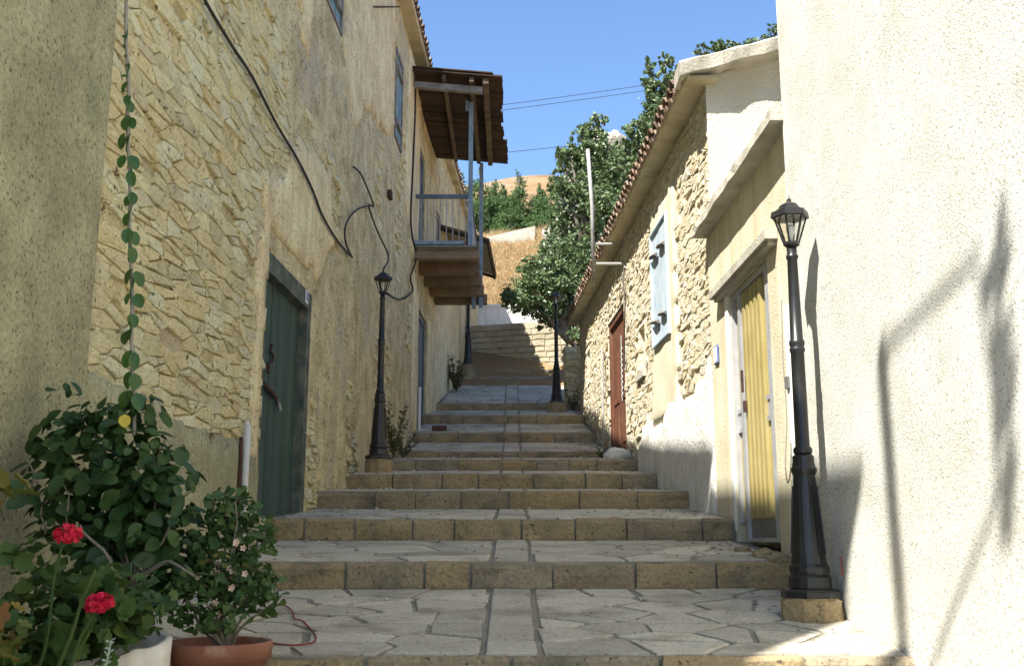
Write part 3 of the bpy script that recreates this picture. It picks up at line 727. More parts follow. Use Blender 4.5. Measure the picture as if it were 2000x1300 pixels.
# roof: eave slab, sheet, barrel tiles along the eave
def eaveL(y):
    z = 8.80 - 0.22*min(1, max(0, (y-5)/3.2)) + 0.07*min(1, max(0, (y-8.2)/7))
    return Vector((-2.3 + 0.0294*y + 0.25 + 0.02*max(0, y-20.5), y, z))
rf = MB()
yk = [4.9 + i*1.28 for i in range(21)]
for a, b in zip(yk, yk[1:]):
    ea, eb = eaveL(a), eaveL(b)
    up = lambda e, d: e + Vector((-d, 0, d*0.36))
    rf.hexa([up(ea, .03) + Vector((0, 0, -.02)), up(eb, .03) + Vector((0, 0, -.02)), up(eb, 4.9) + Vector((0, 0, -.02)), up(ea, 4.9) + Vector((0, 0, -.02)),
             up(ea, .03) + Vector((0, 0, .04)), up(eb, .03) + Vector((0, 0, .04)), up(eb, 4.9) + Vector((0, 0, .04)), up(ea, 4.9) + Vector((0, 0, .04))])
roofL = rf.build('roof', M['tile'], left)
sof = MB()
for i, (a, b) in enumerate(zip(yk, yk[1:])):
    ea, eb = eaveL(a + .012), eaveL(b - .012)
    wa, wb = LW.p(a + .012, ea.z, -0.05), LW.p(b - .012, eb.z, -0.05)
    d = Vector((0, 0, -.055)); e_ = Vector((-.02, 0, -.025))
    o = MB().hexa([wa + d, wb + d, eb + d + Vector((-.04, 0, 0)), ea + d + Vector((-.04, 0, 0)), wa - Vector((0, 0, .025)), wb - Vector((0, 0, .025)), eb + e_, ea + e_]).build('soffit_board', M['soffit'], left)
tile_rows(roofL, {'y0': 13.9, 'y1': 29.5, 'f': eaveL}, 0.36, 1, 1, roofL, random.Random(5))

# green plank door
ga = MB()
boxw(LW, 8.30, 9.95, 2.20, 2.37, -0.20, 0.012, ga); boxw(LW, 9.80, 9.955, 0.14, 2.198, -0.2, 0.008, ga); boxw(LW, 8.315, 8.36, 0.16, 2.198, -0.2, 0.002, ga)
door = ga.build('door', M['green_frame'], left); door['label'] = 'green plank double door with rusty hasp'
yb_ = 8.362; k = 0
wds = [0.20, 0.245, 0.22, 0.245, 0.235, 0.245]; sc_ = (9.798-8.362)/sum(wds)
for w in wds:
    w *= sc_
    boxw(LW, yb_ + 0.004, yb_ + w - 0.004, 0.175 + R.uniform(0, .02), 2.196, -0.15, -0.075 + R.uniform(-.008, .006)).build('door_board', M['green'], door)
    yb_ += w
hs = MB()
hp = lambda u, v, o: (lambda y: LW.p(y, tz(v)*y, o))((2.3 + 0.055*0)/(0.0294 - tx(u, v)))
P_ = [hp(524, 748, -0.05), hp(536, 760, -0.045), hp(550, 776, -0.05)]
hs.tube(P_, 0.022, 6); hs.tube([hp(548, 770, -0.055), hp(551, 792, -0.04)], 0.012, 6)
hs.build('hasp', M['rust'], door)
MB().tube([hp(551, 786, -0.035), hp(555, 800, -0.035)], 0.02, 4).build('padlock', M['steel'], door)
MB().tube([hp(545, 672, -.062), hp(541, 686, -.06), hp(548, 694, -.06), hp(545, 706, -.06), hp(538, 711, -.06), hp(537, 730, -.06)], 0.012, 5).build('iron_hook', M['rust'], door)
pq = boxw(LW, 9.66, 9.76, 2.235, 2.36, 0.013, 0.022).build('number_plate', M['sign_white'], door)
boxw(LW, 9.675, 9.745, 2.262, 2.345, 0.0222, 0.0235).build('plate_face', M['sign_blue'], left)

# small framed openings
def plank_leaf(W, y0, y1, z0, z1, o, n, name, frame_m, board_m, parent, bars=True, fw=0.06):
    fr = MB()
    boxw(W, y0, y0+fw, z0, z1, o-0.06, o+0.012, fr); boxw(W, y1-fw, y1, z0, z1, o-0.06, o+0.012, fr)
    boxw(W, y0+fw, y1-fw, z1-fw, z1, o-0.06, o+0.012, fr)
    boxw(W, y0+fw, y1-fw, z0, z0+fw*0.7, o-0.06, o+0.012, fr)
    f = fr.build(name, frame_m, parent)
    a, b = y0+fw, y1-fw
    for i in range(n):
        w = (b-a)/n
        boxw(W, a + i*w + 0.004, a + (i+1)*w - 0.004, z0+fw*0.7+.003, z1-fw-.003, o-0.045, o-0.012 + R.uniform(-.006, .004)).build('shutter_board' if bars else 'door_board', board_m, f)
    if bars:
        for zz in (z0 + (z1-z0)*0.2, z0 + (z1-z0)*0.8):
            boxw(W, a+0.03, b-0.03, zz-0.05, zz+0.05, o-0.008, o+0.03).build('cross_bar', M['wood_grey'], f)
    return f
plank_leaf(LW, 9.64, 10.98, 5.70, 7.08, 0.0, 5, 'window', M['wood_grey'], M['blue'], left)
plank_leaf(LW, 15.17, 15.93, 6.20, 7.70, 0.01, 4, 'window', M['wood_grey'], M['blue'], left)
plank_leaf(LW, 18.72, 20.08, ground(18.8)+0.02, 4.2, -0.05, 5, 'door', M['greyblue'], M['greyblue'], left, False, 0.09)
plank_leaf(LW, 18.52, 19.33, 5.18, 7.33, -0.04, 3, 'door', M['greyblue'], M['greyblue'], left, False, 0.09)
plank_leaf(LW, 21.32, 22.08, 5.18, 6.98, -0.04, 3, 'door', M['wood_grey'], M['wood_grey'], left, False, 0.08)

# balcony
bal = MB()
BX = -0.66
def wx(y): return xl(y)
bal.hexa([(wx(17.75)-.1, 17.75, 5.07), (BX, 17.75, 5.07), (BX+.04, 21.3, 5.07), (wx(21.3)-.1, 21.3, 5.07), (wx(17.75)-.1, 17.75, 5.115), (BX, 17.75, 5.115), (BX+.04, 21.3, 5.115), (wx(21.3)-.1, 21.3, 5.115)])
balc = bal.build('balcony', M['wood_joist'], left); balc['label'] = 'wooden balcony on joists with blue posts and railing'
for i, y in enumerate((17.85, 18.72, 19.6, 20.45, 21.22)):
    o = R.uniform(-.03, .05)
    MB().box((wx(y)-.1, y-0.075, 4.86 if i else 4.92), (BX + 0.06 + o + i*.012, y+0.075, 5.068)).build('joist', M['wood_joist'], balc)
for i in range(14):                          # deck boards seen edge-on from below
    y = 17.72 + i*0.256
    MB().box((wx(y)-.05, y, 5.117), (BX + .03 + R.uniform(-.02, .03), y+0.245, 5.15 + R.uniform(0, .008))).build('deck_board', M['wood_grey'], balc)
post = MB(); post.box((-0.795, 17.74, 5.151), (-0.715, 17.82, 7.9)); post.build('post', M['bluepost'], balc)
post = MB(); post.box((-0.70, 20.98, 4.75), (-0.62, 21.06, 7.94)); post.build('post', M['bluepost'], balc)
bk = MB(); bk.box((-0.86, 17.745, 7.75), (-0.797, 17.815, 7.93)); bk.build('bracket', M['bluepost'], balc)
MB().box((-0.85, 21.0, 4.72), (-0.76, 21.05, 5.45)).build('post_stub', M['bluepost'], balc)
rl = MB(); rl.box((wx(17.78)-.02, 17.76, 6.05), (-0.796, 17.81, 6.12)); rl.build('handrail', M['greyblue'], balc)
MB().box((-0.78, 17.83, 6.05), (-0.73, 20.97, 6.11)).build('handrail', M['greyblue'], balc)
MB().box((wx(17.8)-.02, 17.7, 5.165), (-0.86, 17.79, 5.225)).build('bottom_rail', M['bluepost'], balc)
for i in range(8):
    x = wx(17.78) + 0.13 + i*0.115
    MB().tube([(x, 17.785, 5.226), (x, 17.785, 6.05)], 0.009, 6).build('baluster', M['galv'], balc)
for i in range(14):
    y = 18.02 + i*0.21
    MB().tube([(-0.755, y, 5.155), (-0.755, y, 6.05)], 0.008, 6).build('baluster', M['galv'], balc)
# lean-to roof over the balcony: boards on a frame
def rz(x): return 8.17 - 0.09*(x + 1.9)
n_b = 19
for i in range(n_b):
    y = 16.95 + i*(4.25/n_b)
    xo = -0.17 + R.uniform(-.016, .014) + (0.07 if i > 12 else 0) + (-0.05 if i in (6, 9) else 0)
    dz = R.uniform(-.024, .018)
    b_ = MB().hexa([(wx(y)-.05, y, rz(wx(y))+dz), (xo, y, rz(xo)+dz), (xo+R.uniform(-.01, .01), y+0.232, rz(xo)+dz), (wx(y)-.05, y+0.232, rz(wx(y))+dz),
                    (wx(y)-.05, y, rz(wx(y))+dz+.03), (xo, y, rz(xo)+dz+.03), (xo, y+0.232, rz(xo)+dz+.03), (wx(y)-.05, y+0.232, rz(wx(y))+dz+.03)])
    if i == 0: broof = b_.build('balcony_roof', M['wood_dark'], left); broof['label'] = 'dark weathered board roof over the balcony'
    else: b_.build('roof_board', M['wood_dark'], broof)
for (x, h, w) in ((-0.52, .11, .10), (-0.76, .09, .08), (-1.25, .09, .07)):
    MB().hexa([(x, 17.0, rz(x)-h-.016), (x+w, 17.0, rz(x)-h-.016), (x+w, 21.1, rz(x)-h-.016), (x, 21.1, rz(x)-h-.016), (x, 17.0, rz(x+w)-.016), (x+w, 17.0, rz(x+w)-.016), (x+w, 21.1, rz(x+w)-.016), (x, 21.1, rz(x+w)-.016)]).build('roof_beam', M['wood_dark2'], broof)
xa0 = wx(17.2)-.02
MB().hexa([(xa0, 17.12, rz(xa0)-.24), (-.53, 17.12, rz(-.53)-.24), (-.53, 17.22, rz(-.53)-.24), (xa0, 17.22, rz(xa0)-.24), (xa0, 17.12, rz(xa0)-.13), (-.53, 17.12, rz(-.53)-.13), (-.53, 17.22, rz(-.53)-.13), (xa0, 17.22, rz(xa0)-.13)]).build('roof_beam', M['wood_grey'], broof)
# sheet covering on top of the boards
MB().hexa([(wx(17)-.04, 16.93, rz(wx(17))+.055), (-.34, 16.93, rz(-.34)+.06), (-.30, 21.22, rz(-.30)+.06), (wx(21.2)-.04, 21.22, rz(wx(21.2))+.055),
           (wx(17)-.04, 16.93, rz(wx(17))+.075), (-.34, 16.93, rz(-.34)+.08), (-.30, 21.22, rz(-.30)+.08), (wx(21.2)-.04, 21.22, rz(wx(21.2))+.075)]).build('roof_sheet', M['wood_dark'], broof)
# corrugated awning further up the street
cs = MB(); n = 44; rowsv = []
for i in range(n+1):
    y = 22.0 + 3.3*i/n; dz = 0.022*math.cos(i*PI/2*1.0)
    rowsv.append([(xl(y)-.02, y, 6.86+dz), (-0.50+0.035*(y-22), y, 6.52+dz)])
vv = []; ff = []
for r in rowsv: vv += r
for r in rowsv: vv += [(a, b, c+.006) for a, b, c in r]
N2 = 2*(n+1)
for i in range(n): ff += [(2*i, 2*i+2, 2*i+3, 2*i+1), (N2+2*i, N2+2*i+1, N2+2*i+3, N2+2*i+2), (2*i+1, 2*i+3, N2+2*i+3, N2+2*i+1)]
cs.add(vv, ff); awn = cs.build('awning', M['corr'], left); awn['label'] = 'small corrugated metal awning below the eave'
for y in (22.05, 25.2):
    MB().bar((xl(y)-.02, y, 6.80), (-0.52+0.035*(y-22), y, 6.47), .05, .07).build('awning_beam', M['wood_dark'], awn)
MB().bar((-0.55, 22.0, 6.47), (-0.55+.11, 25.3, 6.47), .05, .05).build('awning_beam', M['wood_dark'], awn)

# blue crate and dark chair back on the balcony
cr = thing('storage_crate', 'blue grey crate standing on the wooden balcony floor', 'crate', (-1.05, 20.1, 5.158))
MB().box((-1.3, 19.9, 5.16), (-0.86, 20.3, 5.60)).build('box', M['greyblue'], cr)
MB().box((-1.32, 19.88, 5.602), (-0.84, 20.32, 5.64)).build('lid', M['bluepost'], cr)
ch = thing('armchair', 'dark curved chair back seen behind the balcony railing', 'chair', (-0.98, 20.72, 5.158))
MB().tube([(-0.86, 20.62, 6.25), (-0.9, 20.62, 6.0), (-1.0, 20.62, 5.8), (-1.12, 20.62, 5.66), (-1.2, 20.62, 5.16)], [.06, .07, .06, .05, .04], 8).build('backrest', M['wood_dark'], ch)
MB().box((-1.2, 20.5, 5.55), (-0.84, 20.92, 5.6)).build('seat', M['wood_dark'], ch)
for x in (-1.15, -.88):
    for y in (20.53, 20.88): MB().box((x, y, 5.16), (x+.04, y+.04, 5.549)).build('leg', M['wood_dark'], ch)

# ================================================================== LEFT: near rendered house
ph = thing('rendered_house', 'tan rendered house at the left edge with smooth stained wall', 'house', (xl(3)+.045, 3.0, ground(3)))
Wp = wall_grid(PW, 0.98, 5.015, -2.2, 8.5, [], 0.2, 0.008, 'wall', M['render_tan'], ph, back=4.8, seed=9)
rf = MB()
e0 = Vector((-2.3+.0294*3+.25, 0.9, 8.45)); e1 = Vector((-2.3+.0294*3+.25, 5.0, 8.45))
up = lambda e, d, h: e + Vector((-d, 0, d*0.36 + h))
rf.hexa([up(e0, 0, 0), up(e1, 0, 0), up(e1, 5, 0), up(e0, 5, 0), up(e0, 0, .09), up(e1, 0, .09), up(e1, 5, .09), up(e0, 5, .09)]).build('roof', M['tile'], ph)

# ================================================================== RIGHT: near rendered house
nh = thing('rendered_house', 'large cream roughcast wall of the house at the right edge in full sun', 'house', (xn(4), 4.0, ground(4)))
wall_grid(NW, -7.0, 6.6, -2.6, 7.0, [], 0.11, 0.011, 'wall', M['render_cream'], nh, back=5.0, seed=15)
MB().box((xn(0)-.1, -7.2, 7.0), (7.2, 6.62, 7.2)).build('roof', M['concrete'], nh)

# ================================================================== RIGHT: low annex with the yellow door
an = thing('annex', 'low cream rendered annex with concrete lintel slab and yellow ribbed door', 'house', (xa(8), 8.0, ground(8)))
DA = (7.36, 8.66, ground(7.2), 2.06, 0.2)
wall_grid(AW, 6.62, 9.38, -0.9, 2.80, [DA], 0.2, 0.006, 'wall', M['annex_render'], an, back=3.0, seed=22)
sl = MB()
vs_ = []
na = 16
for k in range(na+1):
    y = 6.58 + (9.42-6.58)*k/na; j = R.uniform(-.008, .008)
    vs_ += [AW.p(y, 2.802, -2.9), AW.p(y, 2.802+j*.5, 0.15+j), AW.p(y, 2.895+j, 0.142+R.uniform(-.012, .008)), AW.p(y, 2.92, 0.10), AW.p(y, 2.93, -2.9)]
fs_ = []
for k in range(na):
    for q in range(5): fs_.append((5*k+q, 5*k+(q+1) % 5, 5*k+5+(q+1) % 5, 5*k+5+q))
fs_ += [(4, 3, 2, 1, 0), tuple(5*na + q for q in range(5))]
sl.add(vs_, fs_).build('roof_slab', M['concrete'], an)
lin = MB(); boxw(AW, 7.05, 9.0, 2.10, 2.17, 0.001, 0.09, lin); boxw(AW, 7.1, 8.93, 2.062, 2.098, -0.1, 0.06, lin)
lin.build('lintel', M['concrete'], an)
boxw(AW, 8.662, 8.745, ground(8.75)-.1, 2.058, -0.02, 0.010).build('door_jamb', M['whitepaint'], an)
o = -0.05
# yellow ribbed door between aluminium side lights
fr = MB()
for (a, b) in ((7.365, 7.44), (7.452, 7.49), (7.50, 7.535), (8.35, 8.38), (8.39, 8.42), (8.62, 8.655)): boxw(AW, a, b, -0.03 if a < 8.4 else 0.12, 2.055, o-.06, o+.03, fr)
boxw(AW, 7.535, 8.62, 2.0, 2.052, o-.05, o+.025, fr); boxw(AW, 7.54, 8.345, -0.03, 0.0, o-.05, o+.025, fr)
yd = fr.build('door', M['alu'], an); yd['label'] = 'yellow ribbed metal door with aluminium frame'
boxw(AW, 7.537, 8.348, 0.002, 0.14, o-.03, o+.005).build('kick_plate', M['alu_dark'], yd)
boxw(AW, 7.70, 8.348, 0.142, 1.998, o-.03, o-.004).build('door_leaf', M['yellow'], yd)
for i in range(5):
    y = 7.715 + i*0.126
    boxw(AW, y, y+0.068, 0.155, 1.985, o-.003, o+.024).build('rib', M['yellow'], yd)
for (a, b, c) in ((7.537, 7.698, 0.142), (8.422, 8.618, 0.14)):
    boxw(AW, a, b, c, 0.86, o-.03, o-.006).build('lower_panel', M['yellow'], yd)
    boxw(AW, a, b, 0.862, 0.90, o-.03, o+.014).build('mid_rail', M['alu'], yd)
    boxw(AW, a, b, 0.902, 1.02, o-.03, o+.004).build('mid_panel', M['alu'], yd)
    boxw(AW, a, b, 1.022, 1.06, o-.03, o+.014).build('mid_rail', M['alu'], yd)
    boxw(AW, a, b, 1.062, 1.998, o-.03, o-.01).build('mesh_panel', M['meshpanel'], yd)
MB().tube([AW.p(8.25, 1.16, o+.055), AW.p(8.25, 1.34, o+.055)], .012, 6).build('door_handle', M['rust'], yd)
boxw(AW, 8.235, 8.28, 1.0, 1.09, o+.027, o+.05).build('lock', M['rust'], yd)
# number plate by the door
npl = boxw(AW, 9.06, 9.22, tz(712)*9.2, tz(678)*9.2, 0.008, 0.02).build('number_plate', M['sign_blue'], an)
boxw(AW, 9.075, 9.205, tz(710)*9.2, tz(680)*9.2, 0.0202, 0.023).build('plate_face', M['sign_white'], npl)

# ================================================================== RIGHT: stone house
rh = thing('stone_house', 'low sunlit rubble stone house on the right with pale blue shutter and red door', 'house', (xr(12), 12.0, ground(12)))
Y0R, Y1R = 9.30, 20.6
RD = (14.75, 16.5, ground(15.5)-0.02, 3.42, 0.16)
RS = (11.18, 12.22, 2.22, 3.68, 0.12); N1 = (13.05, 13.55, 2.15, 2.75, 0.28); N2_ = (18.95, 19.4, 3.05, 3.5, 0.25)
EZ = 4.34
def eaveR(y): return Vector((xr(y) - 0.27, y, EZ))
wall_grid(RW, Y0R, Y1R, -0.6, EZ + 0.02, [RD, RS, N1, N2_], 0.14, 0.012, 'wall', M['mortar_right'], rh, back=4.2, seed=31, rec=lambda y, z: 0.010)
def keepR(y, z, rng):
    if any(a-.09 < y < b+.09 and c-.09 < z < d+.09 for (a, b, c, d, e) in (RD, N1, N2_)): return False
    if 10.85 < y < 12.45 and 1.75 < z < 4.05: return False
    if z < ground(y) - .1 or z > EZ - .04: return False
    if y < 13.9 and z < 1.55 + 0.15*nz(y*2, 3) - 0.06*(y-9.4): return False
    if y > 14.2 and y < 14.75 and z < 1.7: return rng.random() < .3
    return rng.random() < 0.95
pr_ = rubble(RW, 9.34, 20.55, 0.2, 4.3, 0.24, 0.08, keepR, 43, 0.009, 0.0036, 0.007, cham=0.008)
place_pieces(pr_, 'stone', M['stone_right'], rh, 300, flip=True)
plaster_patch(RW, [(9.42, -0.3), (13.7, 0.2), (13.6, 1.25), (12.9, 1.5), (12.2, 1.28), (11.3, 1.55), (10.5, 1.4), (9.42, 1.62)], 0.042, 'whitewash_coat', M['whitewash'], rh, 0.05, 12)
plaster_patch(RW, [(10.95, 2.0), (11.05, 1.35), (12.6, 1.35), (12.4, 2.1), (12.4, 3.95), (10.95, 3.95)], 0.03, 'plaster_coat', M['annex_render'], rh, 0.03, 13, 0.075)
# cut the coat clear of the shutter: the shutter stands proud of it
sh = plank_leaf(RW, 11.2, 12.2, 2.24, 3.66, 0.055, 2, 'shutter', M['paleblue'], M['paleblue'], rh, False, 0.03)
sh['label'] = 'pale blue boarded window shutter'
for zz in (2.52, 3.33):
    for (a, b) in ((11.26, 11.66), (11.74, 12.14)):
        MB().tube([RW.p(a, zz-.03, .068), RW.p((a+b)/2, zz+.0, .075), RW.p(b, zz+.03, .068)], [.022, .034, .022], 6).build('shutter_bar', M['wood_grey'], sh)
# stone lintels / jamb dressings round the niches
boxw(RW, 12.98, 13.62, 2.04, 2.13, 0.0, 0.05).build('niche_sill', M['concrete'], rh)
# red door set deep in its opening
rd = MB(); zb = RD[2]
boxw(RW, 14.77, 14.85, zb, 3.40, -0.13, -0.02, rd); boxw(RW, 16.40, 16.48, zb, 3.40, -0.13, -0.02, rd); boxw(RW, 14.85, 16.40, 3.32, 3.40, -0.13, -0.02, rd)
rdo = rd.build('door', M['redwood'], rh); rdo['label'] = 'red brown panelled wooden door with iron grille'
for i, (a, b) in enumerate(((14.852, 15.62), (15.63, 16.398))):
    boxw(RW, a, b, zb+.03, 3.318, -0.12, -0.06).build('door_leaf', M['redwood'], rdo)
    for (c, d) in ((0.25, 0.75), (0.9, 1.7)):
        boxw(RW, a+.12, b-.12, zb+c, zb+d, -0.0595, -0.045).build('panel', M['redwood'], rdo)
gm = MB()
for k in range(9):
    z = zb + .95 + k*.085
    gm.tube([RW.p(15.22 + .055*math.sin(w), z + .04*math.cos(w), -0.025) for w in [2*PI*q/8 for q in range(9)]], .008, 5)
gm.tube([RW.p(15.22, zb+.85, -.025), RW.p(15.22, zb+1.85, -.025)], .01, 5)
gm.build('iron_grille', M['galv'], rdo)
# roof
rf = MB()
for k in range(10):
    a = 9.16 + k*1.16; b = a + 1.16
    ea, eb = eaveR(a), eaveR(b)
    up = lambda e, d, h: e + Vector((d, 0, d*0.27 + h))
    rf.hexa([up(ea, .03, .0), up(ea, 4.3, .0), up(eb, 4.3, .0), up(eb, .03, .0), up(ea, .03, .06), up(ea, 4.3, .06), up(eb, 4.3, .06), up(eb, .03, .06)])
roofR = rf.build('roof', M['tile'], rh)
for k in range(9):
    a = 9.10 + k*1.29; b = a + 1.29 - .014
    if k == 0: a = 9.12
    ea, eb = eaveR(a), eaveR(b)
    wa, wb = RW.p(a, EZ, -.08), RW.p(b, EZ, -.08)
    dz = R.uniform(-.006, .006)
    MB().hexa([ea + Vector((.05, 0, -.035+dz)), wa + Vector((0, 0, -.035+dz)), wb + Vector((0, 0, -.035+dz)), eb + Vector((.05, 0, -.035+dz)),
               ea + Vector((.03, 0, -.004)), wa + Vector((0, 0, -.004)), wb + Vector((0, 0, -.004)), eb + Vector((.03, 0, -.004))]).build('soffit_slab', M['soffit'], rh)
tile_rows(roofR, {'y0': 9.27, 'y1': 20.7, 'f': eaveR}, 0.27, -1, 2, roofR, random.Random(6))
# gable facing down the street, roughcast, with a crumbling concrete verge
gv = MB()
gx0 = xr(9.3) - 0.012
ng = 26; mg = 16
idx = {}
for i in range(ng+1):
    x = gx0 + 2.6*i/ng
    top = EZ + 0.27*(x - (xr(9.3) - .27)) - 0.01
    for j in range(mg+1):
        z = 2.5 + (top - 2.5)*j/mg
        gv.v.append(Vector((x, 9.28 - 0.03*abs(nz(x*5, z*5, 2)) - .012*nz(x*14, z*14, 1), z)))
for i in range(ng):
    for j in range(mg): q = i*(mg+1)+j; gv.f.append((q, q+mg+1, q+mg+2, q+1))
gv.build('gable', M['roughcast'], rh, smooth=True)
vg = MB(); nv_ = 22; vs_ = []; fs_ = []
for i in range(nv_+1):
    x = xr(9.3) - .29 + 3.0*i/nv_; zb_ = EZ + 0.27*(x - (xr(9.3) - .27))
    j = R.uniform(-.02, .02)
    vs_ += [(x, 9.42, zb_-.02), (x, 9.06 + j*.6, zb_-.02 + R.uniform(-.012, .012)), (x, 9.05 + j*.4, zb_ + .10 + R.uniform(-.01, .012)), (x, 9.09, zb_ + .125 + R.uniform(-.008, .014)), (x, 9.42, zb_ + .13)]
for i in range(nv_):
    for q in range(5): fs_.append((5*i+q, 5*i+5+q, 5*i+5+(q+1) % 5, 5*i+(q+1) % 5))
fs_ += [(0, 1, 2, 3, 4), tuple(5*nv_ + q for q in reversed(range(5)))]
vg.add(vs_, fs_).build('verge', M['concrete'], rh)

# ================================================================== end of the street
rw = thing('retaining_wall', 'coursed tan stone retaining wall closing the top of the steps', 'wall', (0, 26.9, ground(26.9)))
def rwy(x): return 27.05 - 0.30*(x + 1.3)
class FW:
    side = 1
    def p(s, x, z, o=0.0): return Vector((x, rwy(x) - o, z))
FWALL = FW()
ZT0, ZT1 = 5.60, 5.58
b = MB(); b.hexa([(-1.6, rwy(-1.6)+.03, 3.6), (3.2, rwy(3.2)+.03, 3.6), (3.2, rwy(3.2)+.5, 3.6), (-1.6, rwy(-1.6)+.5, 3.6), (-1.6, rwy(-1.6)+.03, ZT0-.02), (3.2, rwy(3.2)+.03, ZT0-.02), (3.2, rwy(3.2)+.5, ZT0-.02), (-1.6, rwy(-1.6)+.5, ZT0-.02)])
b.build('wall_core', M['mortar'], rw)
rr_ = random.Random(77); pcs = []
z = 4.3
while z < ZT0 - .01:
    h = min(rr_.uniform(.14, .2), ZT0 - z)
    if ZT0 - z - h < .08: h = ZT0 - z
    x = -1.6 + rr_.uniform(0, .2)
    while x < 3.0:
        w = rr_.uniform(.22, .55)
        q = [(x+.006, z+.006), (x+w-.006, z+.006+rr_.uniform(0, .012)), (x+w-.006, z+h-.006), (x+.006, z+h-.006-rr_.uniform(0, .012))]
        v, f = slab(q, FWALL.p, .04, rr_.uniform(.0, .025), .015, rr_, .008); pcs.append((scr_area(v), v, f)); x += w
    z += h
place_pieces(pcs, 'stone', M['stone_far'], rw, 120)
pw = thing('boundary_wall', 'white rendered wall with vertical stains at the foot of the dry grass bank', 'wall', (0, 31.2, 5.5))
b = MB(); nxx = 14
b.box((-7, 31.0, 4.8), (3.4, 31.3, 7.02)).build('wall', M['whitewash'], pw)
b = MB(); b.box((-7.02, 30.97, 7.021), (3.42, 31.33, 7.10)); b.build('coping', M['whitepaint'], pw)
tw = thing('terrace_wall', 'low pale concrete wall along the top of the dry grass bank', 'wall', (0, 42, 12.2))
b = MB(); pa, pb = at(880, 480, 42), at(1045, 441, 42)
b.hexa([pa + Vector((0, 0, -1.5)), pb + Vector((0, 0, -1.5)), pb + Vector((0, .4, -1.5)), pa + Vector((0, .4, -1.5)), pa, pb, pb + Vector((0, .4, 0)), pa + Vector((0, .4, 0))])
b.build('wall', M['concrete'], tw)
gw = thing('garden_wall', 'short shaded stone wall beyond the far corner of the low stone house', 'wall', (1.5, 21.9, ground(21.5)))
b = MB(); b.box((1.12, 21.6, 2.2), (3.2, 21.95, 4.02)).build('wall', M['mortar'], gw)
class GW:
    side = 1
    def p(s, x, z, o=0.0): return Vector((x, 21.6 - o, z))
GWALL = GW(); pcs = []
for poly in cells([(1.12 + (i + rr_.uniform(.2, .8))*.26, 2.3 + (j + rr_.uniform(.2, .8))*.13) for i in range(8) for j in range(14)], (1.13, 2.3, 3.1, 4.0), .26, .13):
    q = inset(poly, .008)
    if not q: continue
    q = tidy(q, .02)
    if len(q) >= 3: v, f = slab(q, GWALL.p, .04, .02, .015, rr_, .01); pcs.append((scr_area(v), v, f))
place_pieces(pcs, 'stone', M['stone'], gw, 90)

# rock outcrop on the hill
def rock(name, label, c, rad, seed, sub=5):
    import bmesh
    bm = bmesh.new(); bmesh.ops.create_icosphere(bm, subdivisions=sub, radius=1)
    for v in bm.verts:
        d = v.co.copy()
        k = 1 + 0.28*nz(d.x*1.7+seed, d.y*1.7, d.z*2.2) + 0.16*abs(nz(d.x*4+seed, d.y*4, d.z*7)) + 0.07*nz(d.x*11, d.y*11+seed, d.z*16)
        v.co = Vector((d.x*rad[0], d.y*rad[1], d.z*rad[2]))*k
    me = bpy.data.meshes.new(name); bm.to_mesh(me); bm.free(); me.materials.append(M['rock'])
    o = link(name, me); o.location = c; tag(o, label, 'rock'); return o
rock('rock_outcrop', 'pale limestone crag rising behind the holm oak on the hill', at(1185, 362, 41), (1.95, 2.0, 1.95), 3.0)
rock('rock_outcrop', 'white rock face low behind the holm oak above the street end', at(1140, 530, 36), (1.5, 1.5, 2.3), 9.0)
rock('rock_outcrop', 'small pale boulder in dry grass beside the pine saplings', at(1108, 425, 40), (0.45, 0.8, 0.85), 15.0, 4)

